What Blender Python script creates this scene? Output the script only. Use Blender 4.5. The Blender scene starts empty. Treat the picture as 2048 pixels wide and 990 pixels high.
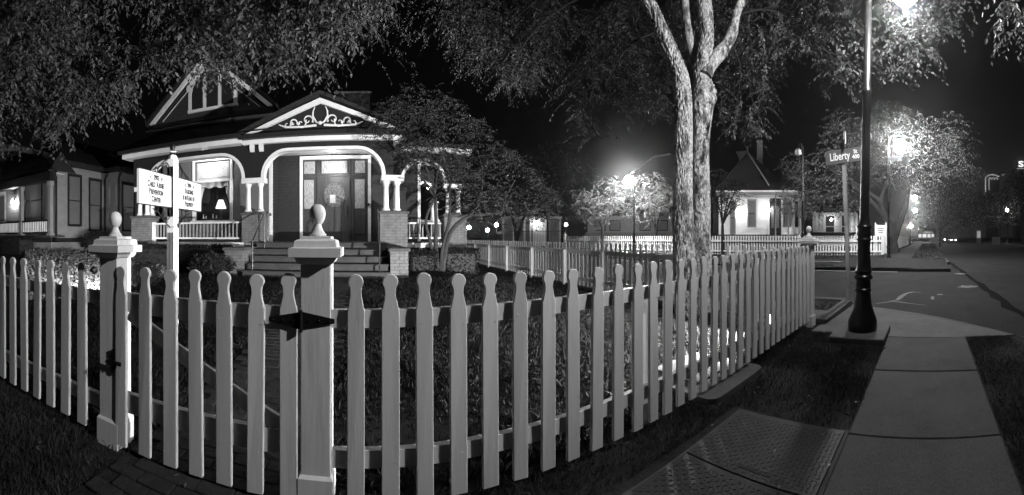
import bpy, bmesh, math, random
import numpy as np
from mathutils import Vector, Matrix, noise
random.seed(7)
rng = np.random.default_rng(7)
S = bpy.context.scene
COL = S.collection
R = math.radians

# ---------------------------------------------------------------- camera
# A stitched cylindrical panorama: the camera is a real central-cylindrical one.
EYE = 1.36            # eye height over the sidewalk
PXD = 12.5            # photograph pixels per degree of azimuth
PX0 = 733.0           # photograph column that looks square at the front fence (+Y)
HOR = 474.0           # horizon row
FOC = PXD * 180 / math.pi
cd = bpy.data.cameras.new('camera')
cd.type = 'PANO'
cd.panorama_type = 'CENTRAL_CYLINDRICAL'
half = R(1024 / PXD)
cd.central_cylindrical_range_u_min = -half
cd.central_cylindrical_range_u_max = half
cd.central_cylindrical_range_v_min = -(990 - HOR) / FOC
cd.central_cylindrical_range_v_max = HOR / FOC
cd.central_cylindrical_radius = 1.0
cd.clip_start = 0.02
cd.clip_end = 2000
cam = bpy.data.objects.new('camera', cd)
COL.objects.link(cam)
cam.location = (0, 0, EYE)
cam.rotation_euler = (R(90), 0, -R((1024 - PX0) / PXD))
S.camera = cam

# ---------------------------------------------------------------- night sky, faint moonlight
w = bpy.data.worlds.new('World'); S.world = w; w.use_nodes = True
nt = w.node_tree; nt.nodes.clear()
sky = nt.nodes.new('ShaderNodeTexSky'); sky.sky_type = 'NISHITA'; sky.sun_disc = False
sky.sun_elevation = R(1.0); sky.sun_rotation = R(90)
bw = nt.nodes.new('ShaderNodeRGBToBW')
bg = nt.nodes.new('ShaderNodeBackground'); bg.inputs['Strength'].default_value = SKY_STRENGTH = 0.0026
out = nt.nodes.new('ShaderNodeOutputWorld')
nt.links.new(sky.outputs[0], bw.inputs[0]); nt.links.new(bw.outputs[0], bg.inputs[0]); nt.links.new(bg.outputs[0], out.inputs[0])
sl = bpy.data.lights.new('sun', 'SUN'); sl.energy = 0.004; sl.angle = R(0.5)
so = bpy.data.objects.new('sun', sl); COL.objects.link(so); so.rotation_euler = (R(50), 0, R(-40))

S.view_settings.view_transform = 'Standard'; S.view_settings.look = 'None'
S.view_settings.exposure = 0.0; S.view_settings.gamma = 1.0
S.view_settings.use_curve_mapping = False
S.render.engine = 'CYCLES'
cy = S.cycles
cy.use_denoising = True
cy.max_bounces = 5; cy.diffuse_bounces = 2; cy.glossy_bounces = 2; cy.transmission_bounces = 3; cy.transparent_max_bounces = 6
cy.caustics_reflective = False; cy.caustics_refractive = False
cy.use_light_tree = True
cy.sample_clamp_indirect = 2.0

NEAR_LAMP = 2000.0     # radiance of the far street lamps' globes
LAMP_W = 950.0        # watts of the near street lamp's shaped beam
FLOOD = 5600.0         # watts of the yard floodlights
PORCH = 2.3

# ---------------------------------------------------------------- measuring helpers (pixel -> place)
def th(px): return R((px - PX0) / PXD)
def W(px, py, r): return Vector((r * math.sin(th(px)), r * math.cos(th(px)), EYE + (HOR - py) * r / FOC))
def XY(px, Y): return Y * math.tan(th(px))                       # X on a wall parallel to the fence
def ZY(px, py, Y): return EYE + (HOR - py) * (Y / math.cos(th(px))) / FOC
def PY(px, py, Y): return Vector((XY(px, Y), Y, ZY(px, py, Y)))
def G(px, py, z=0.0):
    r = FOC * (EYE - z) / (py - HOR)
    return Vector((r * math.sin(th(px)), r * math.cos(th(px)), z))
def ss(a, b, x):
    t = min(1, max(0, (x - a) / (b - a))); return t * t * (3 - 2 * t)

# ---------------------------------------------------------------- object helpers
def tag(o, label=None, cat=None, group=None, kind=None):
    if label: o['label'] = label
    if cat: o['category'] = cat
    if group: o['group'] = group
    if kind: o['kind'] = kind
    return o
def setparent(o, p):
    if p is not None:
        o.parent = p; o.matrix_parent_inverse = p.matrix_basis.inverted()
def thing(name, label, cat, loc=(0, 0, 0), group=None):
    o = bpy.data.objects.new(name, None); COL.objects.link(o); o.location = loc
    o.empty_display_size = 0.1
    return tag(o, label, cat, group)
def inst(name, me, parent=None, loc=(0, 0, 0), rot=(0, 0, 0), scale=(1, 1, 1)):
    o = bpy.data.objects.new(name, me); COL.objects.link(o)
    o.location = loc; o.rotation_euler = rot; o.scale = scale
    setparent(o, parent); return o

class MB:
    def __init__(s): s.v = []; s.f = []; s.sm = False
    def add(s, vs, fs):
        n = len(s.v); s.v += [tuple(v) for v in vs]; s.f += [tuple(i + n for i in f) for f in fs]; return s
    def box(s, x0, x1, y0, y1, z0, z1):
        return s.add([(x0,y0,z0),(x1,y0,z0),(x1,y1,z0),(x0,y1,z0),(x0,y0,z1),(x1,y0,z1),(x1,y1,z1),(x0,y1,z1)],
                     [(0,3,2,1),(4,5,6,7),(0,1,5,4),(1,2,6,5),(2,3,7,6),(3,0,4,7)])
    def bbox(s, x0, x1, y0, y1, z0, z1, b=0.006):      # box with chamfered vertical + top edges
        p = [(x0+b,y0),(x1-b,y0),(x1,y0+b),(x1,y1-b),(x1-b,y1),(x0+b,y1),(x0,y1-b),(x0,y0+b)]
        q = [(x0+2*b,y0+b),(x1-2*b,y0+b),(x1-b,y0+2*b),(x1-b,y1-2*b),(x1-2*b,y1-b),(x0+2*b,y1-b),(x0+b,y1-2*b),(x0+b,y0+2*b)]
        vs = [(a,c,z0) for a,c in p] + [(a,c,z1-b) for a,c in p] + [(a,c,z1) for a,c in q]
        fs = [tuple(reversed(range(8))), tuple(range(16,24))]
        for k in (0, 8):
            for i in range(8): fs.append((k+i, k+(i+1)%8, k+8+(i+1)%8, k+8+i))
        return s.add(vs, fs)
    def beam(s, a, b, wd, ht):                         # rectangular bar from a to b
        a = Vector(a); b = Vector(b); d = (b - a).normalized()
        up = Vector((0,0,1)) if abs(d.z) < 0.95 else Vector((0,1,0))
        r = d.cross(up).normalized() * wd/2; u = r.cross(d).normalized() * ht/2
        vs = [a-r-u, a+r-u, a+r+u, a-r+u, b-r-u, b+r-u, b+r+u, b-r+u]
        return s.add(vs, [(0,1,2,3),(7,6,5,4),(0,4,5,1),(1,5,6,2),(2,6,7,3),(3,7,4,0)])
    def tube(s, pts, rad, n=8, cap=True, jit=0.0):
        pts = [Vector(p) for p in pts]; m = len(pts)
        if not hasattr(rad, '__len__'): rad = [rad] * m
        d0 = (pts[1]-pts[0]).normalized()
        ref = Vector((1,0,0)) if abs(d0.x) < 0.8 else Vector((0,1,0))
        u = d0.cross(ref).normalized(); vs = []
        for i, p in enumerate(pts):
            d = (pts[min(i+1,m-1)] - pts[max(i-1,0)]).normalized()
            u = (u - d * u.dot(d)).normalized(); v = d.cross(u)
            for k in range(n):
                a = 2*math.pi*k/n
                q = p + (u*math.cos(a) + v*math.sin(a)) * rad[i]
                if jit:
                    q += (q-p).normalized() * noise.noise(q*3.1) * jit * rad[i] * 2
                vs.append(q)
        fs = []
        for i in range(m-1):
            for k in range(n):
                fs.append((i*n+k, i*n+(k+1)%n, (i+1)*n+(k+1)%n, (i+1)*n+k))
        if cap: fs += [tuple(reversed(range(n))), tuple(range((m-1)*n, m*n))]
        return s.add(vs, fs)
    def lathe(s, prof, c=(0,0,0), n=20):               # prof: [(radius, z)]
        vs = []; m = len(prof)
        for r_, z in prof:
            for k in range(n):
                a = 2*math.pi*k/n; vs.append((c[0]+r_*math.cos(a), c[1]+r_*math.sin(a), c[2]+z))
        fs = [tuple(reversed(range(n))), tuple(range((m-1)*n, m*n))]
        for i in range(m-1):
            for k in range(n):
                fs.append((i*n+k, i*n+(k+1)%n, (i+1)*n+(k+1)%n, (i+1)*n+k))
        return s.add(vs, fs)
    def sqlathe(s, prof, c=(0,0,0)):                   # square stack: [(half width, z)]
        vs = []; m = len(prof)
        for h, z in prof:
            for a, b in ((-1,-1),(1,-1),(1,1),(-1,1)): vs.append((c[0]+a*h, c[1]+b*h, c[2]+z))
        fs = [(3,2,1,0), tuple(range((m-1)*4, m*4))]
        for i in range(m-1):
            for k in range(4): fs.append((i*4+k, i*4+(k+1)%4, (i+1)*4+(k+1)%4, (i+1)*4+k))
        return s.add(vs, fs)
    def prism(s, poly, y0, y1, ax='y'):                # 2-D outline (u,z) extruded; ax: extrude axis
        n = len(poly)
        f = {'y': lambda u,z,t: (u,t,z), 'x': lambda u,z,t: (t,u,z), 'z': lambda u,z,t: (u,z,t)}[ax]
        vs = [f(u,z,y0) for u,z in poly] + [f(u,z,y1) for u,z in poly]
        fs = [tuple(range(n)), tuple(reversed(range(n,2*n)))]
        for i in range(n): fs.append((i, i+n, (i+1)%n+n, (i+1)%n))
        return s.add(vs, fs)
    def band(s, inner, outer, y0, y1, ax='y'):         # strip between two polylines, extruded
        for i in range(len(inner)-1):
            s.prism([inner[i], inner[i+1], outer[i+1], outer[i]], y0, y1, ax)
        return s
    def ico(s, c, r, sub=2, sc=(1,1,1)):
        bm = bmesh.new(); bmesh.ops.create_icosphere(bm, subdivisions=sub, radius=r)
        bm.verts.ensure_lookup_table()
        s.add([(c[0]+v.co.x*sc[0], c[1]+v.co.y*sc[1], c[2]+v.co.z*sc[2]) for v in bm.verts], [tuple(v.index for v in f.verts) for f in bm.faces])
        bm.free(); return s
    def mesh(s, name, mat, smooth=False):
        me = bpy.data.meshes.new(name); me.from_pydata([tuple(v) for v in s.v], [], s.f)
        bm = bmesh.new(); bm.from_mesh(me); bmesh.ops.recalc_face_normals(bm, faces=bm.faces); bm.to_mesh(me); bm.free()
        if smooth:
            me.polygons.foreach_set('use_smooth', [True]*len(me.polygons))
            me.set_sharp_from_angle(angle=R(40))
        me.materials.append(mat); return me
    def build(s, name, mat, parent=None, smooth=False, label=None, kind=None):
        o = inst(name, s.mesh(name, mat, smooth), parent)
        if label: o['label'] = label
        if kind: o['kind'] = kind
        return o
def struct(name, mb, mat, **k):
    return tag(mb.build(name, mat, **k), kind='structure')

# ---------------------------------------------------------------- materials (a monochrome night)
def mat(name, val, rough=0.6, var=0.15, vscale=6.0, bump=0.0, bscale=40.0, stretch=(1,1,1), spec=None, trans=0.0, metal=0.0, spots=0.0, spotscale=1.5, spotval=0.3, grain=0.0, gscale=220.0, slo=.52, shi=.68):
    if spec is None: spec = .4 if val > .1 else .12
    m = bpy.data.materials.new(name); m.use_nodes = True
    nt = m.node_tree; b = nt.nodes['Principled BSDF']; L = nt.links.new
    b.inputs['Roughness'].default_value = rough; b.inputs['Specular IOR Level'].default_value = spec; b.inputs['Metallic'].default_value = metal
    tc = nt.nodes.new('ShaderNodeTexCoord'); mp = nt.nodes.new('ShaderNodeMapping')
    mp.inputs['Scale'].default_value = stretch
    oi = nt.nodes.new('ShaderNodeObjectInfo'); va = nt.nodes.new('ShaderNodeVectorMath'); va.operation = 'MULTIPLY_ADD'
    L(oi.outputs['Random'], va.inputs[0]); va.inputs[1].default_value = (37.0, 53.0, 71.0); L(tc.outputs['Object'], va.inputs[2])
    L(va.outputs[0], mp.inputs['Vector'])
    n1 = nt.nodes.new('ShaderNodeTexNoise'); n1.inputs['Scale'].default_value = vscale; n1.inputs['Detail'].default_value = 6; n1.inputs['Roughness'].default_value = 0.65
    L(mp.outputs[0], n1.inputs['Vector'])
    r = nt.nodes.new('ShaderNodeMapRange'); r.inputs[1].default_value = 0.3; r.inputs[2].default_value = 0.7
    r.inputs[3].default_value = val*(1-var); r.inputs[4].default_value = val*(1+var)
    L(n1.outputs[0], r.inputs[0]); last = r.outputs[0]
    if spots:
        n3 = nt.nodes.new('ShaderNodeTexNoise'); n3.inputs['Scale'].default_value = spotscale; n3.inputs['Detail'].default_value = 8; n3.inputs['Roughness'].default_value = 0.7
        L(mp.outputs[0], n3.inputs['Vector'])
        r3 = nt.nodes.new('ShaderNodeMapRange'); r3.inputs[1].default_value = slo; r3.inputs[2].default_value = shi; r3.inputs[3].default_value = 1; r3.inputs[4].default_value = 1-spots*(1-spotval)
        L(n3.outputs[0], r3.inputs[0])
        mu = nt.nodes.new('ShaderNodeMath'); mu.operation = 'MULTIPLY'; L(last, mu.inputs[0]); L(r3.outputs[0], mu.inputs[1]); last = mu.outputs[0]
    if grain:
        n4 = nt.nodes.new('ShaderNodeTexNoise'); n4.inputs['Scale'].default_value = gscale; n4.inputs['Detail'].default_value = 3
        L(mp.outputs[0], n4.inputs['Vector'])
        r4 = nt.nodes.new('ShaderNodeMapRange'); r4.inputs[1].default_value = 0.35; r4.inputs[2].default_value = 0.65; r4.inputs[3].default_value = 1-grain; r4.inputs[4].default_value = 1+grain
        L(n4.outputs[0], r4.inputs[0])
        mu = nt.nodes.new('ShaderNodeMath'); mu.operation = 'MULTIPLY'; L(last, mu.inputs[0]); L(r4.outputs[0], mu.inputs[1]); last = mu.outputs[0]
    L(last, b.inputs['Base Color'])
    if bump:
        n2 = nt.nodes.new('ShaderNodeTexNoise'); n2.inputs['Scale'].default_value = bscale; n2.inputs['Detail'].default_value = 5
        L(mp.outputs[0], n2.inputs['Vector'])
        bp = nt.nodes.new('ShaderNodeBump'); bp.inputs['Strength'].default_value = bump; bp.inputs['Distance'].default_value = 0.02
        L(n2.outputs[0], bp.inputs['Height']); L(bp.outputs[0], b.inputs['Normal'])
    if trans:
        t = nt.nodes.new('ShaderNodeBsdfTranslucent'); L(last, t.inputs['Color'])
        mx = nt.nodes.new('ShaderNodeMixShader'); mx.inputs[0].default_value = trans
        L(b.outputs[0], mx.inputs[1]); L(t.outputs[0], mx.inputs[2])
        L(mx.outputs[0], nt.nodes['Material Output'].inputs[0])
    return m
def emit(name, strength, val=1.0):
    m = bpy.data.materials.new(name); m.use_nodes = True
    nt = m.node_tree; nt.nodes.clear()
    e = nt.nodes.new('ShaderNodeEmission'); e.inputs[0].default_value = (val,val,val,1); e.inputs[1].default_value = strength
    o = nt.nodes.new('ShaderNodeOutputMaterial'); nt.links.new(e.outputs[0], o.inputs[0]); return m

M = dict(
    fence = mat('fence_paint', .78, .45, .05, 7, .06, 22, (6,6,.5), .35, spots=.35, spotscale=1.6, spotval=.5),
    white = mat('white_trim_paint', .78, .5, .05, 5, .05, 30, spec=.3, spots=.15, spotscale=2),
    fencefar = mat('far_fence_paint', .78, .5, .1, 3),
    wood = mat('weathered_wood', .09, .8, .35, 8, .4, 30, (5,5,.6)),
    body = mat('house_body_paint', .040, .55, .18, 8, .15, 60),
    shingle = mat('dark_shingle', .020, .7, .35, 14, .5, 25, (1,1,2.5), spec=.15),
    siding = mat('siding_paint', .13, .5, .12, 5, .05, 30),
    sidingl = mat('pale_siding_paint', .22, .6, .15, 3, .05, 30),
    sidingf = mat('white_siding_paint', .8, .6, .06, 3),
    dark = mat('dark_trim_paint', .022, .5, .2, 8),
    roof = mat('roof_shingle', .028, .8, .4, 12, .5, 30),
    doorw = mat('varnished_oak', .06, .35, .35, 5, .1, 30, (6,6,.7)),
    glass = mat('dark_glass', .03, .08, .1, 3, spec=.8),
    shade = mat('window_shade', .13, .5, .12, 3),
    lace = mat('lace_curtain', .32, .8, .75, 16, .5, 40, (4,4,.5)),
    brick = mat('pale_brick', .15, .85, .3, 7, .3, 60, spots=.3, spotscale=5, spotval=.45),
    mortar = mat('mortar', .09, .9, .15, 20),
    stone = mat('stone_cap', .08, .8, .2, 8, .3, 30),
    step = mat('painted_step', .06, .7, .25, 4, .2, 30, spots=.4, spotscale=3),
    iron = mat('black_iron', .010, .35, .2, 10, spec=.5),
    lampblk = mat('black_gloss_paint', .006, .33, .2, 10, .05, 30, spec=.3),
    concrete = mat('old_concrete', .062, .85, .22, 2.0, .3, 90, spots=.6, spotscale=.8, spotval=.5, grain=.25, gscale=130),
    concrete2 = mat('pale_concrete', .10, .85, .22, 2.0, .3, 90, spots=.55, spotscale=.9, spotval=.5, grain=.25, gscale=110),
    asphalt = mat('asphalt', .026, .9, .3, 1.2, .5, 90, spec=.08, spots=.5, spotscale=.3, spotval=.5, grain=.45, gscale=60),
    tar = mat('tar_seam', .008, .95, .2, 4, spec=.02),
    chalk = mat('worn_marking', .14, .9, .3, 3),
    soil = mat('dark_soil', .018, .95, .5, 3, .6, 25),
    grass = mat('grass_blade', .046, .6, .5, 3, trans=.25, spec=.15),
    turf = mat('turf_blade', .017, .6, .5, 5, trans=.25, spec=.1),
    ivy = mat('ivy_leaf', .20, .5, .5, 20, trans=.2, spec=.4),
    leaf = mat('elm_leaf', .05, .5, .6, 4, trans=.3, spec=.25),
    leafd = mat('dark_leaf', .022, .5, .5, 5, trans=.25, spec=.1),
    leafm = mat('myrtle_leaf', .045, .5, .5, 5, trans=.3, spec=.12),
    leafb = mat('lamplit_leaf', .11, .5, .6, 4, trans=.3, spec=.45),  # lamplight put into the colour: paler leaves for crowns near the street lamps
    baluster = mat('baluster_paint', .3, .6, .1, 5),
    bark = mat('bark', .33, .9, .55, 22, 1.0, 60, (1,1,.45), spots=.85, spotscale=5, spotval=.12, spec=.15, grain=.5, gscale=45, slo=.50, shi=.58),
    barkd = mat('dark_bark', .022, .85, .4, 10, .8, 30, (1,1,.4)),
    barks = mat('smooth_bark', .04, .7, .3, 9, .3, 20, (1,1,.4)),
    pbrick = mat('paving_brick', .024, .8, .35, 6, .4, 40),
    steel = mat('worn_steel_plate', .03, .6, .35, 3, .3, 60, metal=.2, spec=.25, spots=.4, spotscale=2),
    signw = mat('sign_board_paint', .52, .45, .04, 6, spots=.12, spotscale=3),
    ink = mat('black_lettering', .012, .5, .1, 8),
    signg = mat('street_sign_sheeting', .06, .45, .12, 6, spots=.2, spotscale=8),
    signl = mat('reflective_lettering', .5, .4, .08, 8),
    polew = mat('grey_sign_post', .16, .7, .35, 6, .3, 40, (1,1,.3)),
    ceil = mat('porch_ceiling_paint', .45, .6, .08, 4),
    city = mat('city_facade', .05, .6, .2, .1),
    carb = mat('car_paint', .06, .25, .1, 5, spec=.6),
)

# ================================================================ SETTING
CURB_Y = -1.95; FARCURB_Y = -12.2; SIDE_X0 = 7.65; SIDE_X1 = 15.0; ROAD_Z = -0.10
def gz(x, y):
    if y < CURB_Y - .01 and y > FARCURB_Y: return -0.3
    if SIDE_X0 + .01 < x < SIDE_X1 and y > FARCURB_Y: return -0.3
    if y <= FARCURB_Y: return 0.02
    if x >= SIDE_X1:
        if y < -0.9: return -0.3
        return 0.02 + .22 * ss(16, 21, x)
    if x > 4.85 and y < 1.7: return -0.3
    if x > 5.3 and 0 < y: return -.02
    z = .40 * ss(2.6, 8.4, y) * (1 - ss(1.8, 4.4, x))
    z += .40 * ss(-6, -11, x) * ss(5.0, 9.5, y) + .06 * ss(2.2, 8, y) * ss(0, 4.5, x)
    return z
def lines(vals):
    return sorted(set(round(v, 3) for v in vals))
xs = lines(list(np.arange(-16, 5.0, .5)) + [4.85, 4.88, 5.30, 5.33, 6.3, 7.65, 7.67, 14.99, 15.0] + list(np.arange(15.5, 24, .75)) + list(np.arange(24, 60, 4)) + [-400, -200, -100, -60, -40, -30, -24, -20, 70, 90, 120, 160, 220, 300, 420, 600])
ys = lines(list(np.arange(0, 13, .5)) + [-.5, -1, -1.5, -1.95, -1.97, -12.2, -12.19, -0.9, -.91, 1.7, 1.71] + list(np.arange(13, 40, 3)) + [-400, -200, -100, -60, -30, -20, 50, 70, 100, 150, 220, 400])
mb = MB()
mb.v = [(x, y, gz(x, y)) for y in ys for x in xs]
nx = len(xs)
mb.f = [(j*nx+i, j*nx+i+1, (j+1)*nx+i+1, (j+1)*nx+i) for j in range(len(ys)-1) for i in range(nx-1)]
ground = struct('ground', mb, M['soil'], smooth=True)

# streets
mb = MB(); z = ROAD_Z
mb.add([(-300, FARCURB_Y, z), (600, FARCURB_Y, z), (600, CURB_Y+1.2, z), (-300, CURB_Y+1.2, z)], [(0,1,2,3)])
road = struct('main_street', mb, M['asphalt'])
mb = MB(); z = ROAD_Z + .004
mb.add([(4.6, CURB_Y+1.2, z), (SIDE_X1+3, CURB_Y+1.2, z), (SIDE_X1+3, 2.2, z), (SIDE_X1, 2.2, z), (SIDE_X1, 120, z), (SIDE_X0-.6, 120, z), (SIDE_X0-.6, 1.0, z), (4.6, 1.0, z)], [tuple(range(8))])
road2 = struct('side_street', mb, M['asphalt'])
def ribbon(pts, wds, z):
    mb = MB(); vs = []; pts = [Vector((p[0], p[1], 0)) for p in pts]
    for i, p in enumerate(pts):
        d = (pts[min(i+1, len(pts)-1)] - pts[max(i-1, 0)]).normalized(); n = Vector((-d.y, d.x, 0)) * wds[i]/2
        vs += [(p.x+n.x, p.y+n.y, z), (p.x-n.x, p.y-n.y, z)]
    mb.add(vs, [(2*i, 2*i+1, 2*i+3, 2*i+2) for i in range(len(pts)-1)]); return mb
def wob(a, b, n, amp):
    return [(a[0]+(b[0]-a[0])*t+rng.normal(0, amp*.3), a[1]+(b[1]-a[1])*t+rng.normal(0, amp)) for t in np.linspace(0, 1, n)]
p = wob((5.4, -1.75), (21, -1.15), 26, .045)
ribbon(p, rng.uniform(.10, .3, 26), ROAD_Z+.010).build('tar_seam', M['tar'], road)
for a, b, wd in (((9.3, 1.8), (12.4, 2.9), .10), ((11.5, .7), (13.2, -.6), .07), ((8.2, 3.3), (9.6, 5.8), .12), ((11, 4.2), (14.2, 4.4), .08)):
    p = wob(a, b, 8, .07); ribbon(p, rng.uniform(.4, 1, 8)*wd, ROAD_Z+.009).build('tar_crack', M['tar'], road2)
def blot(c, rx, ry, n=14):
    return [(c[0]+rx*math.cos(2*math.pi*k/n)*rng.uniform(.7, 1.15), c[1]+ry*math.sin(2*math.pi*k/n)*rng.uniform(.6, 1.2)) for k in range(n)]
for c, rx, ry in ((G(1920, 543), .3, .22), (G(1935, 567), .28, .3), (G(1880, 582), .10, .10), (G(1865, 588), .25, .05)):
    mb = MB(); q = blot(c, rx, ry); mb.add([(x, y, ROAD_Z+.012) for x, y in q], [tuple(range(len(q)))]); mb.build('worn_patch', M['chalk'], road2)
p = [G(x, y) for x, y in ((1752, 599), (1775, 596), (1795, 592), (1803, 585), (1812, 580), (1825, 577), (1842, 578))]
ribbon([(q.x, q.y) for q in p], [.03, .06, .1, .14, .1, .12, .03], ROAD_Z+.011).build('spill_stain', M['chalk'], road2)
p = [G(x, y) for x, y in ((1782, 595), (1800, 596), (1815, 598), (1850, 602))]
ribbon([(q.x, q.y) for q in p], [.05, .08, .05, .02], ROAD_Z+.012).build('spill_stain', M['chalk'], road2)

# near sidewalk: separate slabs
SW0, SW1 = -.49, .55
sw = MB().box(-9, 4.78, SW0+.02, SW1-.02, -.15, -.012)
sidewalk = struct('sidewalk', sw, M['soil'])
x = 4.80
while x > -8:
    mb = MB(); x1 = x - 1.2
    mb.bbox(x1+.005, x-.005, SW0, SW1, -.12, .012 + rng.uniform(-.003, .003), .007); mb.build('slab', M['concrete'], sidewalk); x = x1
# curb return: the poured corner with its curved curb
arc = [(3.5, -1.95), (4.2, -1.72), (4.95, -1.34), (5.5, -1.0), (6.0, -.63), (6.42, -.22), (6.76, .19), (7.1, .75), (7.33, 1.21), (7.5, 1.75)]
inn = [(3.5, -1.75), (4.12, -1.53), (4.82, -1.17), (5.33, -.86), (5.82, -.50), (6.23, -.10), (6.56, .30), (6.9, .85), (7.1, 1.28), (7.28, 1.75)]
mb = MB(); poly = [(4.82, 1.66), (4.82, -1.17)] + inn[3:]
zz = lambda x, y: .012 - .085 * ss(5.2, 7.1, x + .45*(-y if y < 0 else -y*.2))
mb.add([(x, y, zz(x, y)) for x, y in poly] + [(5.9, .6, .0), ], [])
n = len(poly); ci = n
mb.f += [(i, (i+1) % n, ci) for i in range(n)]
mb.add([(x, y, -.3) for x, y in poly], [])
mb.f += [(i, n+1+i, n+1+(i+1) % n, (i+1) % n) for i in range(n)]
corner = struct('corner_pavement', mb, M['concrete2'])
mb = MB()
for i in range(len(arc)-1):
    a0, a1, b0, b1 = arc[i], arc[i+1], inn[i], inn[i+1]
    f = lambda p: max(ROAD_Z + .02, zz(*p) + .004) if p[0] > 4.9 else .01
    mb.add([(a0[0], a0[1], ROAD_Z+.02+(.08 if i < 2 else 0)), (a1[0], a1[1], ROAD_Z+.02+(.08 if i < 1 else 0)), (b1[0]-.003, b1[1], f(b1)), (b0[0]-.003, b0[1], f(b0)),
            (a0[0], a0[1], -.3), (a1[0], a1[1], -.3)], [(0,1,2,3), (0,4,5,1)])
gut = mb.build('gutter_apron', M['concrete2'], corner)
mb = MB().box(5.45, 7.3, 1.60, 1.78, -.2, .05); mb.build('ramp_flank', M['concrete2'], corner)
mb = MB()
y = 1.8
side_walk = struct('side_sidewalk', MB().box(5.46, 6.28, 1.82, 40, -.2, -.02), M['soil'])
while y < 30:
    MB().bbox(5.44, 6.30, y+.008, y+1.192, -.15, .014, .006).build('slab', M['concrete2'], side_walk); y += 1.2
# curbs
def curb(name, x0, x1, y0, y1): return struct(name, MB().bbox(x0, x1, y0, y1, -.3, .02, .015), M['concrete2'])
curb('main_curb', -60, 3.5, CURB_Y, CURB_Y+.17)
curb('side_curb', SIDE_X0-.17, SIDE_X0, 1.79, 60)
curb('opposite_curb', -60, 400, FARCURB_Y-.17, FARCURB_Y)
curb('far_side_curb', SIDE_X1, SIDE_X1+.17, 4.4, 60)
struct('far_gutter', MB().box(SIDE_X1-.5, SIDE_X1, 1.3, 60, -.3, ROAD_Z+.02), M['concrete2'])
# far corner block: pavement, walk, curb
mb = MB(); poly = [(15.0, 4.4), (15.0, 1.2), (15.6, .1), (16.6, -.55), (17.6, -.8), (18.9, -.8), (18.9, 1.05), (20.3, 1.05), (20.3, 2.5), (17.0, 4.4)]
mb.prism(poly, -.3, .02, 'z'); farcorner = struct('far_corner_pavement', mb, M['concrete2'])
fw = struct('far_sidewalk', MB().box(20.32, 300, 1.07, 2.18, -.2, .03), M['soil'])
x = 20.32
for k in range(40):
    dx = 1.4 if k < 25 else 16
    MB().bbox(x+.01, x+dx-.01, 1.05, 2.2, -.15, .05, .01).build('slab', M['concrete2'], fw); x += dx
struct('far_main_curb', MB().bbox(18.92, 400, -1.05, -.86, -.3, .06, .02), M['concrete2'])
struct('far_side_sidewalk', MB().box(17.4, 18.6, 4.42, 11, -.2, .10), M['concrete2'])
struct('opposite_sidewalk', MB().box(-60, 400, -15.2, -13.8, -.2, .05), M['concrete2'])

# steel vault cover in the verge
v = thing('steel_vault_cover', 'diamond tread steel vault cover set in the grass beside the sidewalk', 'utility cover', (1.4, 1.0, 0))
lug = MB().add([(-.014,0,0),(0,-.0045,0),(.014,0,0),(0,.0045,0),(-.006,0,.0028),(.006,0,.0028)], [(0,1,4),(1,5,4),(1,2,5),(2,3,5),(3,4,5),(3,0,4)])
MB().box(.95, 2.43, .55, 1.42, -.08, .012).build('rim', M['concrete'], v)
for x0, x1 in ((1.735, 2.40), (.98, 1.725)):
    o = MB().bbox(x0, x1, .575, 1.395, 0, .026, .003).build('plate', M['steel'], v)
    lm = MB()
    nx_, ny_ = int((x1-x0-.03)/.029), int(.79/.029)
    for i in range(nx_):
        for j in range(ny_):
            cx, cy = x0+.03+i*.029, .60+j*.029; s = 1 if (i+j) % 2 else -1
            c, sn = math.cos(R(45)), math.sin(R(45))*s
            lm.add([(cx+a*c-b*sn, cy+a*sn+b*c, .0262+h) for a, b, h in lug.v], lug.f)
    lm.build('tread_lugs', M['steel'], o, kind='stuff')
MB().box(1.79, 1.815, .86, 1.06, .020, .0275).build('lift_slot', M['iron'], v)

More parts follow.
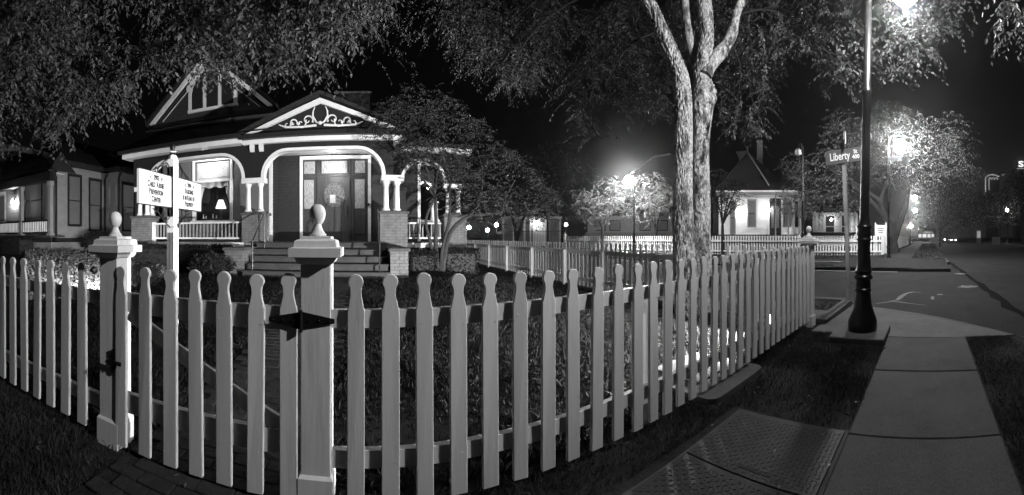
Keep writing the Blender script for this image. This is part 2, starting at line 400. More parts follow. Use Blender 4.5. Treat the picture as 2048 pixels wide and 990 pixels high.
# ================================================================ PICKET FENCES
PL, PWD, PT = 1.128, .087, .021
def picket_mesh(name, m, L=PL, wd=PWD, t=PT, seg=9, warp=0):
    h = wd/2; r = h*.88; prof = [(h, 0), (h, L-.182), (h*.985, L-.172), (h*.88, L-.168), (h*.85, L-.155), (h*.74, L-.132), (h*.625, L-.108), (h*.60, L-.094), (h*.63, L-.078)]
    c = L - r
    for k in range(seg): a = R(-40) + (R(90)-R(-40))*(k/(seg-1)); prof.append((r*math.cos(a), c + r*math.sin(a)))
    poly = prof + [(-x, z) for x, z in reversed(prof[:-1])]
    n = len(poly); b = .003; mb = MB()
    cxz = (0, L*.5)
    ins = [(x*(1-b/h*1.2), z if z < .01 else (z - b if z > L-.2 else z)) for x, z in poly]
    vs = [(x, -t/2, z) for x, z in ins] + [(x, -t/2+b, z) for x, z in poly] + [(x, t/2, z) for x, z in poly]
    fs = [tuple(range(n)), tuple(reversed(range(2*n, 3*n)))]
    for k in (0, n):
        for i in range(n): fs.append((k+i, k+n+i, k+n+(i+1) % n, k+(i+1) % n))
    if warp:
        rw = np.random.default_rng(int(warp*1000)); ph, am, tw = rw.uniform(0, 6), rw.uniform(-.004, .004), rw.uniform(-.004, .004)
        vs = [(x + am*math.sin(z*3.1+ph) + .0009*math.sin(z*47+ph*3+x*40), y + tw*z*(x/h), z + (.004*math.sin(x*70+ph) if z < .01 else 0)) for x, y, z in vs]
    mb.add(vs, fs)
    if warp:
        for zc in (.205, .885):
            for xc in (-.021, .022):
                if rw.uniform() < .85:
                    a_, b_ = xc+rw.uniform(-.008, .008), zc+rw.uniform(-.015, .015)
                    mb.add([(a_-.0042, -t/2+.0004, b_), (a_, -t/2+.0004, b_-.0042), (a_+.0042, -t/2+.0004, b_), (a_, -t/2+.0004, b_+.0042), (a_, -t/2-.0022, b_)], [(0,1,4), (1,2,4), (2,3,4), (3,0,4)])
    return mb.mesh(name, m)
PKS = [picket_mesh('picket', M['fence'], warp=.1+k*.37) for k in range(6)]; PK = PKS[0]
PKF = picket_mesh('far_picket', M['fencefar'], 1.05, .085, .02, 4)
def fz(x): return .05 + .055 * ss(1, 5, x)                      # picket foot height along the front fence
FY = 1.77
def picket(par, x, y, z, rz=0, me=None, sc=1.0):
    return inst('picket', me or PKS[rng.integers(6)], par, (x, y, z), (rng.normal(0, .004), rng.normal(0, .006), rz+rng.normal(0, .012)), (rng.uniform(.97, 1.02), 1, sc*rng.uniform(.994, 1.004)))
def rails(par, x0, x1, y, zoff=lambda x: fz(x), hs=(.20, .90), m=None):
    for h in hs:
        mb = MB(); b = 3; a = Vector((x0, y, zoff(x0)+h)); e = Vector((x1, y, zoff(x1)+h)); mb.beam(a, e, .038, .089); mb.build('rail', m or M['fence'], par)
RY = FY + PT/2 + .019 + .0015
def fpost(par, x, y, h=1.02, wd=.089, z0=0.0):
    MB().bbox(x-wd/2, x+wd/2, y-wd/2, y+wd/2, z0+.16, z0+h, .004).build('post', M['fence'], par)
    MB().bbox(x-wd/2-.004, x+wd/2+.004, y-wd/2-.004, y+wd/2+.004, -.2, z0+.158, .004).build('post_foot', M['wood'], par)
# right-hand front run, gate to corner
f1 = thing('picket_fence', 'white picket fence along the sidewalk from gate to corner post', 'fence', (2.4, FY, 0))
GX0, GX1, CX = XY(220, FY), XY(632, FY), 5.16
x = XY(712, FY); k = 0
while x < CX - .13:
    picket(f1, x, FY, fz(x)); x += .1725 if k < 10 else .152; k += 1
rails(f1, GX1+.08, CX-.07, RY)
for px in (1281, 1503): fpost(f1, XY(px, FY+.1), FY+PT+.0385+.05, .98)
# left run
f0 = thing('picket_fence', 'white picket fence at far left of the gate, seen edge-lit', 'fence', (-2.6, FY, 0))
x = XY(165, FY)
while x > -4.2: picket(f0, x, FY, .05); x -= .176
rails(f0, -4.2, GX0-.08, RY)
fpost(f0, -3.45, FY+.11)
# gate posts
def gate_post(x, y, label, z0=0.0, wd=.15, top=1.36, group='fence posts topped with turned finials'):
    t = thing('gate_post', label, 'fence post', (x, y, z0), group)
    c = (x, y, z0); h = wd/2
    MB().bbox(x-h, x+h, y-h, y+h, z0-.2, z0+top-.12, .004).build('shaft', M['fence'], t)
    MB().sqlathe([(h+.012, -.2), (h+.012, .165), (h+.002, .18)], c).build('base', M['fence'], t)
    MB().sqlathe([(h+.004, top-.135), (h+.012, top-.13), (h+.024, top-.11), (h+.024, top-.102), (h+.052, top-.098), (h+.052, top-.055), (h+.030, top-.050), (h+.026, top-.02), (h+.012, top-.012), (h+.0, top-.01), (h, top+.002), (h-.012, top+.004)], c).build('cap', M['fence'], t)
    MB().lathe([(.045, top+.0), (.047, top+.012), (.040, top+.020), (.030, top+.034), (.021, top+.056), (.020, top+.066), (.026, top+.070), (.031, top+.078), (.040, top+.098), (.043, top+.118), (.041, top+.136), (.033, top+.154), (.018, top+.166), (.004, top+.169)], c, 24).build('finial', M['fence'], t, smooth=True)
    return t
gate_post(GX0, FY+.055, 'left gate post with latch, white, turned ball finial on top')
gate_post(GX1, FY+.055, 'hinge-side gate post, white, nearest the camera, ball finial')
gate_post(CX, FY+.03, 'white corner post with finial at right end of front fence', .0, .14, 1.36)
# gate
g = thing('picket_gate', 'white picket gate with black strap hinge and diagonal brace', 'gate', ((GX0+GX1)/2, FY, 0))
for px in (243, 290, 341, 393, 450, 510, 578): picket(g, XY(px, FY-.02), FY-.02, .05)
for h in (.27, .90): MB().beam((GX0+.10, RY-.02, h+.05), (GX1-.10, RY-.02, h+.05), .036, .12).build('rail', M['fence'], g)
MB().beam((GX0+.15, RY-.015, .88), (GX1-.12, RY-.015, .36), .02, .085).build('brace', M['fence'], g)
hg = MB()
def blade(x0, x1, y, z, h0, h1): hg.add([(x0,y,z-h0/2),(x0,y,z+h0/2),(x1,y,z+h1/2),(x1,y,z-h1/2),(x0,y+.004,z-h0/2),(x0,y+.004,z+h0/2),(x1,y+.004,z+h1/2),(x1,y+.004,z-h1/2)], [(0,1,2,3),(7,6,5,4),(0,4,5,1),(1,5,6,2),(2,6,7,3),(3,7,4,0)])
hx = XY(600, FY-.06); hz = ZY(600, 643, FY-.05)
hy = FY - .02 - PT/2 - .006
blade(hx-.005, hx-.165, hy, hz, .085, .022); blade(hx+.005, hx+.165, FY+.055-.075-.006, hz, .085, .022)
hg.tube([(hx, hy-.004, hz-.055), (hx, hy-.004, hz+.055)], .009, 10)
h = hg.build('hinge', M['iron'], g)
bl = MB()
for dx in (-.04, -.09, -.14, .04, .09, .14):
    bl.ico((hx+dx, (hy if dx < 0 else FY+.055-.081)-.002, hz), .006, 1)
bl.build('hinge_bolts', M['iron'], h, kind='stuff')
lt = MB(); lx = GX0+.055; ly = FY-.03; lz = ZY(225, 718, FY)
lt.box(lx-.016, lx+.016, ly-.004, ly+.004, lz-.075, lz+.075).box(lx-.03, lx+.075, ly-.022, ly-.012, lz-.012, lz+.012)
lt.tube([(lx-.02, ly-.02, lz+.03), (lx-.035, ly-.035, lz), (lx-.02, ly-.02, lz-.035)], .006, 6).tube([(lx+.05, ly-.03, lz), (lx+.05, ly+.02, lz)], .006, 6)
lt.build('latch', M['iron'], g)

# side fence (inside face towards us)
SX = 5.17
f2 = thing('picket_fence', 'white side yard picket fence with inside rails showing, running back past the lawn', 'fence', (SX, 9, 0))
TREE = (5.18, 4.05)
y = FY + .18; yend = SX / math.tan(th(931))
SZ = lambda y: .09
while y < yend:
    if not (3.35 < y < 4.30): picket(f2, SX+.04, y, SZ(y), R(90))
    y += .165
for h in (.20, .88):
    for a, b in ((FY+.1, 3.4), (4.2, yend)):
        MB().beam((SX+.008, a, SZ(a)+h), (SX+.008, b, SZ(b)+h), .038, .089).build('rail', M['fence'], f2)
MB().beam((SX-.045, 4.2, SZ(0)+.945), (SX-.045, yend, SZ(0)+.945), .10, .02).build('cap_rail', M['fence'], f2)
y = 2.6
for y in [2.7, 5.0, 6.6, 8.3, 10.3, 12.4, 14.4, 16.4]: MB().bbox(SX-.10, SX-.012, y-.045, y+.045, -.1, SZ(0)+.93, .004).build('post', M['fence'], f2)
MB().box(SX-.06, SX+.12, 4.6, yend, -.1, .12).build('curb_board', M['concrete2'], f2)

# concrete box pad under the fence + lid in the lawn
t = thing('concrete_meter_box', 'rounded concrete meter box pad straddling the fence line', 'utility box', (2.8, 2.1, 0))
rr = lambda x0, x1, y0, y1, r: [(x1-r+r*math.cos(a), y1-r+r*math.sin(a)) for a in np.linspace(0, math.pi/2, 5)] + [(x0+r+r*math.cos(a), y1-r+r*math.sin(a)) for a in np.linspace(math.pi/2, math.pi, 5)] + [(x0+r+r*math.cos(a), y0+r+r*math.sin(a)) for a in np.linspace(math.pi, 1.5*math.pi, 5)] + [(x1-r+r*math.cos(a), y0+r+r*math.sin(a)) for a in np.linspace(1.5*math.pi, 2*math.pi, 5)]
MB().prism(rr(2.36, 3.28, 1.62, 2.5, .1), -.1, .045, 'z').build('pad', M['concrete2'], t)
MB().prism(rr(2.55, 3.08, 1.92, 2.4, .05), .04, .062, 'z').build('lid', M['stone'], t)

# brick walk through the gate: bricks laid one by one
path = struct('brick_path', MB().add([(GX0+.15, y_, gz(-.9, y_)+.012) for y_ in np.arange(.56, 8.4, .2)] + [(GX1-.06, y_, gz(-.9, y_)+.012) for y_ in np.arange(.56, 8.4, .2)],
      [(i, i+1, i+1+len(np.arange(.56, 8.4, .2)), i+len(np.arange(.56, 8.4, .2))) for i in range(len(np.arange(.56, 8.4, .2))-1)]), M['soil'])
BR = MB().bbox(-.098, .098, -.047, .047, -.03, .018, .004).mesh('brick', M['pbrick'])
n = 0; far = MB(); px0, px1 = GX0+.17, GX1-.08
for row in range(78):
    y = .61 + row*.1
    off = .1 if row % 2 else 0
    x = px0 + off
    while x < px1 - .05:
        if n < 290 and y > .9:
            inst('brick', BR, path, (x+.1, y, gz(-.9, y)+.014+rng.uniform(-.003, .003)), (0, 0, rng.normal(0, .012))); n += 1
        else: far.bbox(x+.002, x+.198, y-.047, y+.047, gz(-.9, y)-.01, gz(-.9, y)+.03, .004)
        x += .2
far.build('path_bricks', M['pbrick'], path, kind='stuff')

# ================================================================ MAIN HOUSE
H = thing('victorian_house', 'dark victorian house with arched white-trimmed porch and lit front door', 'house', (-2.5, 12, .4))
PFY = 9.6; FLOOR = 1.21; CEIL = 4.10; SPR = 3.03; ATOP = 3.71; BEAM = 3.95
WIN_Y = 11.0; DOOR_Y = 11.8
def siding(mb, x0, x1, z0, z1, Y, holes=(), b=.105, t=.014, ax='y', sgn=1):
    # lapped boards facing -Y (ax y) or facing sgn*X (ax x, where x0..x1 run along Y and Y is the X plane)
    z = z0
    while z < z1 - .01:
        zt = min(z+b, z1); segs = [(x0, x1)]
        for hx0, hx1, hz0, hz1 in holes:
            if zt > hz0 and z < hz1:
                ns = []
                for a, c in segs:
                    if hx1 <= a or hx0 >= c: ns.append((a, c))
                    else:
                        if a < hx0: ns.append((a, hx0))
                        if hx1 < c: ns.append((hx1, c))
                segs = ns
        for a, c in segs:
            if ax == 'y': mb.add([(a, Y-t, z), (c, Y-t, z), (c, Y-.002, zt), (a, Y-.002, zt), (a, Y, z), (c, Y, z)], [(0,1,2,3), (0,4,5,1)])
            else:
                s = sgn; mb.add([(Y+s*t, a, z), (Y+s*t, c, z), (Y+s*.002, c, zt), (Y+s*.002, a, zt), (Y, a, z), (Y, c, z)], [(0,1,2,3), (0,4,5,1)])
        z = zt
    return mb
def brick_pier(par, x0, x1, y0, y1, z0, z1, cap=True, name='brick_pier'):
    p = MB().box(x0+.012, x1-.012, y0+.012, y1-.012, z0, z1).build(name, M['mortar'], par)
    mb = MB(); z = z0; row = 0
    while z < z1 - .03:
        zt = min(z+.068, z1)
        for ax, a0, a1 in (('f', x0, x1), ('l', y0, y1), ('r', y0, y1)):
            a = a0 - (.105 if (row + (ax != 'f')) % 2 else 0)
            while a < a1 - .01:
                s, e = max(a, a0), min(a+.205, a1)
                if e - s > .02:
                    d = rng.uniform(0, .004)
                    if ax == 'f': mb.box(s, e, y0-d, y0+.05, z, zt)
                    elif ax == 'r': mb.box(x1-.05, x1+d, s, e, z, zt)
                    else: mb.box(x0-d, x0+.05, s, e, z, zt)
                a = max(a, a-1) + .215
        z += .078; row += 1
    mb.build('bricks', M['brick'], p, kind='stuff')
    if cap: MB().bbox(x0-.045, x1+.045, y0-.045, y1+.045, z1, z1+.075, .012).build('cap', M['stone'], p)
    return p
COLM = None
def column_mesh(h):
    return MB().lathe([(.105, 0), (.105, .03), (.115, .045), (.10, .07), (.078, .09), (.075, .15), (.063, h-.16), (.066, h-.15), (.062, h-.14), (.066, h-.12), (.085, h-.07), (.10, h-.045), (.10, h)], n=14).mesh('column', M['white'], True)
CM = column_mesh(SPR - .15 - 2.055)
def pair(par, xs_, y, x0, x1):
    for x in xs_: inst('column', CM, par, (x, y, 2.055))
    MB().bbox(x0, x1, y-.14, y+.14, SPR-.15, SPR+.0, .012).build('capital_block', M['white'], par)
def arch_prof(x0, x1, r=.66, n=9):
    L = [(x0, SPR)] + [(x0 + r - r*math.cos(a), SPR + (ATOP-SPR)*math.sin(a)) for a in np.linspace(0, math.pi/2, n)][1:]
    Rr = [(x1 - r + r*math.sin(a), SPR + (ATOP-SPR)*math.cos(a)) for a in np.linspace(0, math.pi/2, n)]
    return L + Rr
def spandrel(par, x0, x1, a0, a1, y, top=BEAM, thick=.2):
    prof = arch_prof(a0, a1)
    mb = MB(); mb.band(prof, [(p[0], top) for p in prof], y, y+thick)
    if x0 < a0: mb.box(x0, a0, y, y+thick, SPR, top)
    if x1 > a1: mb.box(a1, x1, y, y+thick, SPR, top)
    o = mb.build('spandrel', M['shingle'], par)
    w_ = .095; off = []
    cx = (a0+a1)/2
    for i, p in enumerate(prof):
        d = Vector((prof[min(i+1, len(prof)-1)][0]-prof[max(i-1, 0)][0], prof[min(i+1, len(prof)-1)][1]-prof[max(i-1, 0)][1])).normalized()
        off.append((p[0] - d.y*w_, p[1] + d.x*w_))
    MB().band(prof, off, y-.022, y+.0).band([(p[0], p[1]-.001) for p in prof], [(p[0], p[1]+.01) for p in prof], y-.022, y+thick).build('arch_trim', M['white'], o)
    return o
# floors, steps
MB().box(-7.35, 1.1, 9.55, DOOR_Y+.05, FLOOR-.03, FLOOR).box(1.1, 3.1, 10.75, 13.5, FLOOR-.03, FLOOR).build('porch_floor', M['step'], H)
MB().box(-7.3, -3.46, 9.58, 9.66, FLOOR-.17, FLOOR-.032).box(-2.78, .35, 9.58, 9.66, FLOOR-.17, FLOOR-.032).box(1.08, 3.05, 10.78, 10.86, FLOOR-.17, FLOOR-.032).build('porch_fascia', M['white'], H)
MB().box(-7.3, 1.05, 9.7, 12, .1, FLOOR-.18).box(1.05, 3, 10.9, 13, .1, FLOOR-.18).build('foundation', M['dark'], H)
for k in range(5):
    z1 = .40 + (k+1)*.162
    s = MB().bbox(-2.95, .52, 8.16+k*.285, 9.57, z1-.162, z1-.04, .006).build('step', M['step'], H)
    MB().bbox(-2.97, .54, 8.13+k*.285, 9.565, z1-.04, z1-.002*(5-k), .008).build('tread', M['step'], s)
for x0, x1 in ((.56, .98), (-3.5, -3.0)):
    brick_pier(H, x0, x1, 8.35, 9.45, .2, 1.02, name='stair_cheek')
brick_pier(H, XY(760, PFY), XY(813, PFY)+.02, PFY-.05, PFY+.55, .2, 1.98)
brick_pier(H, -3.47, -2.79, PFY-.05, PFY+.45, .2, 1.98)
brick_pier(H, -7.36, -6.62, PFY-.05, PFY+.5, .3, 1.98)
brick_pier(H, XY(885, 11), XY(928, 11), 10.7, 11.35, .1, 1.98)
pair(H, (-3.33, -2.96), PFY+.12, -3.5, -2.80)
pair(H, (.53, .83), PFY+.12, .40, 1.02)
pair(H, (.55, .83), PFY+.42, .40, 1.02)
pair(H, (-7.12, -6.82), PFY+.12, -7.28, -6.64)
inst('column', CM, H, (-6.82, PFY+.40, 2.055))
pair(H, (2.55, 2.88), 11.02, 2.38, 3.05)
spandrel(H, -3.15, .72, -2.82, .42, PFY)
spandrel(H, -7.3, -3.152, -6.66, -3.48, PFY)
spandrel(H, 1.02, 3.1, 1.12, 2.40, 10.92)
# beams / eaves
MB().box(-3.42, .98, PFY-.12, PFY+.3, BEAM, 4.07).build('eave_trim', M['white'], H)
MB().box(-7.62, -3.43, PFY-.22, PFY+.3, BEAM+.03, 4.12).build('eave_trim', M['white'], H)
MB().box(1.0, 3.25, 10.75, 11.2, BEAM+.02, 4.10).build('eave_trim', M['white'], H)
MB().box(-7.72, -3.44, PFY-.34, PFY+.3, 4.122, 4.23).box(-3.50, 1.02, PFY-.26, PFY+.3, 4.072, 4.19).box(1.0, 3.35, 10.6, 11.2, 4.102, 4.2).build('gutter', M['dark'], H)
for x in (-3.22, -2.95, .72):
    MB().prism([(PFY-.10, BEAM), (PFY-.002, BEAM), (PFY-.002, BEAM-.2), (PFY-.05, BEAM-.2), (PFY-.1, BEAM-.1)], x, x+.12, 'x').build('bracket', M['white'], H)
MB().box(-7.25, 1.0, PFY+.21, DOOR_Y, CEIL, CEIL+.03).box(1.02, 3.1, 11.13, 13.6, CEIL, CEIL+.03).build('porch_ceiling', M['ceil'], H)
# left end of the left bay: side spandrel box closing the porch
MB().box(-7.3, -7.12, PFY+.22, 11, SPR, BEAM).build('side_beam', M['shingle'], H)
# window wall
wx0, wx1 = XY(386, WIN_Y), XY(466, WIN_Y); wz0, wz1 = ZY(426, 441, WIN_Y), 4.02
win_hole = (wx0, wx1, wz0, wz1)
door_hole = (XY(600, DOOR_Y), XY(742, DOOR_Y), FLOOR, 4.05)
ax1 = XY(545, WIN_Y)
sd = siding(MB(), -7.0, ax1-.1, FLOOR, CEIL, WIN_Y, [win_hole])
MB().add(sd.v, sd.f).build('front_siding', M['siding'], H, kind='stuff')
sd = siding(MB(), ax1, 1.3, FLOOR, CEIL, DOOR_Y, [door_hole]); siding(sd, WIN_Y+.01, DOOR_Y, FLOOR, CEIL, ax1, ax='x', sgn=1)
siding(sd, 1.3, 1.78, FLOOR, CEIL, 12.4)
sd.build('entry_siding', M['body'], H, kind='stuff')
MB().bbox(ax1-.11, ax1+.005, WIN_Y-.03, WIN_Y+.05, FLOOR, CEIL, .004).build('corner_board', M['white'], H)
MB().bbox(1.78, 1.88, 12.35, 12.5, FLOOR, CEIL, .004).build('corner_board', M['white'], H)
MB().box(-7.0, -6.9, WIN_Y+.02, 13, FLOOR, CEIL).build('wall', M['siding'], H)
# parlour window
wf = MB(); fw_ = .10
wf.box(wx0, wx0+fw_, WIN_Y-.05, WIN_Y+.06, wz0, wz1).box(wx1-fw_, wx1, WIN_Y-.05, WIN_Y+.06, wz0, wz1).box(wx0+fw_, wx1-fw_, WIN_Y-.05, WIN_Y+.06, wz1-.09, wz1).box(wx0-.05, wx1+.05, WIN_Y-.08, WIN_Y+.06, wz0-.06, wz0)
win = wf.build('window', M['white'], H)
zm = ZY(426, 362, WIN_Y)
MB().box(wx0+fw_, wx1-fw_, WIN_Y-.02, WIN_Y+.02, zm-.035, zm+.035).build('meeting_rail', M['white'], win)
mb = MB().box(wx0+fw_+.0, wx0+fw_+.035, WIN_Y-.015, WIN_Y+.03, zm+.035, wz1-.09).box(wx1-fw_-.035, wx1-fw_, WIN_Y-.015, WIN_Y+.03, zm+.035, wz1-.09).box(wx0+fw_+.035, wx1-fw_-.035, WIN_Y-.015, WIN_Y+.03, wz1-.125, wz1-.09)
mb.build('sash', M['dark'], win)
MSH = mat('etched_shade', .62, .6, .14, 9, spots=.25, spotscale=6, spotval=.55)
MB().box(wx0+fw_+.035, wx1-fw_-.035, WIN_Y+.01, WIN_Y+.015, zm+.035, wz1-.125).build('etched_pane', MSH, win)
# lace-like border on the etched pane
mb = MB(); ex0, ex1, ez0, ez1 = wx0+fw_+.08, wx1-fw_-.08, zm+.10, wz1-.18
for a, b in (((ex0,ez0),(ex1,ez0)), ((ex1,ez0),(ex1,ez1)), ((ex1,ez1),(ex0,ez1)), ((ex0,ez1),(ex0,ez0))): mb.beam((a[0], WIN_Y+.006, a[1]), (b[0], WIN_Y+.006, b[1]), .004, .012)
for k in range(-3, 4):
    c = (ex0+ex1)/2 + k*.13
    mb.tube([(c-.06, WIN_Y+.006, ez1-.02-abs(k)*.03), (c, WIN_Y+.006, ez1-.22), (c+.06, WIN_Y+.006, ez1-.02-abs(k)*.03)], .004, 4)
mb.build('etching', M['shade'], win)
# curtains below
def curtain(x0, x1, z0, z1, y, n=24, amp=.018, sx=None):
    mb = MB(); vs = []
    for i in range(n+1):
        t = i/n; d = amp*math.sin(t*n*1.1)
        xa = x0+(x1-x0)*t; xb = (sx(t) if sx else xa)
        vs += [(xa, y+d, z1), (xb, y+d*1.4, z0 - (.03*math.sin(t*20) if not sx else 0))]
    mb.add(vs, [(2*i, 2*i+1, 2*i+3, 2*i+2) for i in range(n)]); return mb
cu = mat('white_curtain', .75, .8, .1, 10, trans=.4)
curtain(wx0+fw_, wx1-fw_, zm-.21, zm-.03, WIN_Y+.06).build('valance', cu, win)
curtain(wx0+fw_, wx0+fw_+.30, zm-.95, zm-.20, WIN_Y+.09, 14, sx=lambda t: wx0+fw_+.02+.08*t).build('drape', cu, win)
curtain(wx1-fw_-.22, wx1-fw_, zm-.75, zm-.20, WIN_Y+.09, 12, sx=lambda t: wx1-fw_-.07+.06*t).build('drape', cu, win)
# room behind the glass
MB().box(wx0-.6, wx1+.6, WIN_Y+1.8, WIN_Y+1.85, 1.3, 4.1).box(wx0-.65, wx0-.6, WIN_Y+.03, WIN_Y+1.8, 1.3, 4.1).box(wx1+.6, wx1+.65, WIN_Y+.03, WIN_Y+1.8, 1.3, 4.1).box(wx0-.6, wx1+.6, WIN_Y+.03, WIN_Y+1.8, 1.25, 1.3).build('parlour_wall', M['dark'], H)
tb = ZY(440, 437, WIN_Y+.5)
MB().box(wx0+.15, wx1+.1, WIN_Y+.35, WIN_Y+.95, tb-.04, tb).build('sideboard', M['doorw'], H)
lp = W(441, 425, 12.6)
la = thing('table_lamp', 'lit table lamp with cone shade inside the parlour window', 'lamp', (lp.x, WIN_Y+.6, tb))
MB().lathe([(.075, 0), (.07, .02), (.02, .04), (.022, .15), (.03, .2), (.012, .26), (.012, .36)], (lp.x, WIN_Y+.6, tb), 12).build('stem', M['stone'], la, smooth=True)
MB().lathe([(.19, .36), (.19, .365), (.085, .66), (.083, .66)], (lp.x, WIN_Y+.6, tb), 16).build('lamp_shade', emit('lampshade_glow', 1.6), la, smooth=True)
for k, (px, hh) in enumerate(((407, .16), (412, .10), (426, .17), (433, .12))):
    q = XY(px, WIN_Y+.55); o = MB().lathe([(.03, 0), (.035, .03), (.02, hh*.6), (.025, hh)], (q, WIN_Y+.55, tb), 8).build('candle_cup', M['signw'], None, smooth=True)
    tag(o, ['small pale candle cup at left on the parlour sideboard', 'second low pale cup beside the candle on the sideboard', 'tall slim white figurine on the sideboard left of lamp', 'short white ornament just left of the table lamp stem'][k], 'ornament', 'ornaments on the parlour sideboard')
MB().ico((XY(408, WIN_Y+1), WIN_Y+1.0, ZY(408, 391, WIN_Y+1)), .05, 1).ico((XY(410, WIN_Y+1)+.08, WIN_Y+1.05, ZY(408, 390, WIN_Y+1)), .04, 1).build('parlour_sconce', emit('sconce_glow', 6.0), H)
# front door
dx0, dx1 = door_hole[0], door_hole[1]; Yd = DOOR_Y
dr = MB().box(dx0, dx0+.10, Yd-.05, Yd+.1, FLOOR, 4.05).box(dx1-.10, dx1, Yd-.05, Yd+.1, FLOOR, 4.05).box(dx0+.10, dx1-.10, Yd-.05, Yd+.1, 3.94, 4.05).build('door_surround', M['white'], H)
X = lambda px: XY(px, Yd); Z = lambda py: ZY(670, py, Yd)
MB().box(dx0+.10, dx1-.10, Yd+.02, Yd+.08, FLOOR, 3.94).build('entry_panel', M['doorw'], dr)
fr = MB()
for px in (605, 634, 637, 698, 704, 733): fr.box(X(px), X(px)+.05, Yd-.02, Yd+.018, FLOOR+.02, 3.92)
for a, b in ((605, 637), (637, 700), (700, 734)): fr.box(X(a)+.052, X(b)-.002, Yd-.015, Yd+.018, Z(353), Z(347))
fr.build('mullion', M['doorw'], dr)
def glow_lace(name, s):
    m = M['lace'].copy(); m.name = name
    nt = m.node_tree; b = nt.nodes['Principled BSDF']
    src = b.inputs['Base Color'].links[0].from_socket
    nt.links.new(src, b.inputs['Emission Color']); b.inputs['Emission Strength'].default_value = s; return m
ML = glow_lace('lit_lace_curtain', .07)
for a, b, c, d in ((607, 632, 346, 322), (642, 696, 346, 322), (708, 732, 346, 322), (607, 630, 417, 359), (708, 731, 417, 359)):
    p = MB().box(X(a), X(b), Yd+.005, Yd+.019, Z(c), Z(d)).build('pane', ML, dr)
    for xx in (X(a), X(b)-.02): MB().box(xx-.01, xx+.025, Yd-.012, Yd+.004, Z(c), Z(d)).build('pane_bead', M['doorw'], p)
door = MB().bbox(X(640), X(698), Yd-.01, Yd+.0195, FLOOR+.02, Z(354), .003).build('door', M['doorw'], H)
oc = ((X(640)+X(698))/2, Z(390))
ring = MB(); n = 28
op = lambda r: [(oc[0]+r*.86*math.sin(2*math.pi*k/n), oc[1]+r*math.cos(2*math.pi*k/n)) for k in range(n+1)]
ring.band(op(.40), op(.46), Yd-.035, Yd-.008); ring.build('oval_frame', M['doorw'], door)
MB().prism(op(.395)[:-1], Yd-.018, Yd-.006).build('oval_glass', M['shade'], door)
sc = MB()
for rg_, nk, cr in ((.11, 6, .045), (.22, 11, .05), (.33, 16, .05)):
    for k in range(nk):
        a = 2*math.pi*(k+.5*(nk % 2))/nk; cx_, cz_ = oc[0]+rg_*.86*math.sin(a), oc[1]+rg_*math.cos(a); s_ = 1 if k % 2 else -1
        sc.tube([(cx_+s_*cr*(1-.7*t)*math.cos(a+5.5*t), Yd-.022, cz_+cr*(1-.7*t)*math.sin(a+5.5*t)) for t in np.linspace(0, 1, 8)], [.011*(1-.5*t) for t in np.linspace(0, 1, 8)], 4)
sc.build('oval_tracery', M['dark'], door, kind='stuff')
MB().box(X(660), X(671), Yd-.045, Yd-.04, Z(406), Z(390)).build('paper_notice', M['signw'], door)
for a, b in ((642, 655), (658, 668), (671, 681), (684, 696)): MB().bbox(X(a), X(b), Yd-.02, Yd-.008, Z(465), Z(432), .004).build('door_panel', M['doorw'], door)
MB().box(X(694), X(696), Yd-.04, Yd-.01, Z(432), Z(412)).build('handle', M['iron'], door)
for a, b in ((608, 631), (708, 731)): MB().bbox(X(a), X(b), Yd-.0, Yd+.019, Z(468), Z(430), .004).build('side_panel', M['doorw'], dr)
MB().box(X(735), X(739), Yd-.08, Yd-.052, Z(412), Z(407)).build('doorbell', M['iron'], dr)
# hanging porch light
pl = PY(664, 334, 10.9)
o = MB().tube([(pl.x, pl.y, pl.z+.1), (pl.x, pl.y, CEIL)], .008, 6).lathe([(.05, .09), (.06, .1), (.02, .13)], tuple(pl), 10).build('porch_light_rod', M['iron'], H)
MB().ico(pl, .085, 2).build('porch_light_globe', emit('porch_glow', 130*PORCH), o, smooth=True)
pl2 = PY(820, 337, 12.6)
MB().ico(pl2, .06, 2).build('side_porch_light', emit('side_porch_glow', 170*PORCH), H, smooth=True)
MB().ico((2.45, 14.0, 3.3), .05, 2).build('side_porch_light', emit('side_porch_glow2', 120*PORCH), H, smooth=True)
# left-bay ceiling light, hidden behind the spandrel
MB().ico((-5.0, 10.35, 4.0), .07, 2).build('porch_ceiling_light', emit('bay_glow', 120*PORCH), H, smooth=True)
# balustrades
def balustrade(par, x0, x1, y, n, z0=None):
    z0 = FLOOR+.09; zt = ZY(390, 444, PFY)
    b = MB().bbox(x0, x1, y-.04, y+.04, zt-.05, zt, .01).box(x0, x1, y-.03, y+.03, z0, z0+.05).build('balustrade', M['white'], par)
    bm_ = MB().box(-.018, .018, -.018, .018, z0+.05, zt-.05).mesh('baluster', M['baluster'])
    for k in range(n): inst('baluster', bm_, b, (x0+(k+.5)*(x1-x0)/n, y, 0))
balustrade(H, -6.58, -3.5, PFY+.12, 26)
MB().box(-6.6, -6.5, PFY+.07, PFY+.17, FLOOR, ZY(390, 442, PFY)).build('newel', M['white'], H)
balustrade(H, 1.12, 2.36, 11.0, 9)
MB().bbox(-6.7, -3.4, PFY-.06, PFY+.02, FLOOR-.16, FLOOR-.0, .01).build('water_table', M['white'], H)
# iron handrails
for (xa, s_) in ((-2.72, 'l'), (.30, 'r')):
    mb = MB(); zt = FLOOR+.86
    mb.tube([(xa, 8.25, .40), (xa, 8.25, 1.26), (xa, 9.3, zt), (xa, 9.62, zt), (xa, 9.62, FLOOR)], .018, 6).tube([(xa, 9.3, zt-.05), (xa, 9.3, .9)], .012, 6)
    mb.build('handrail', M['iron'], H)
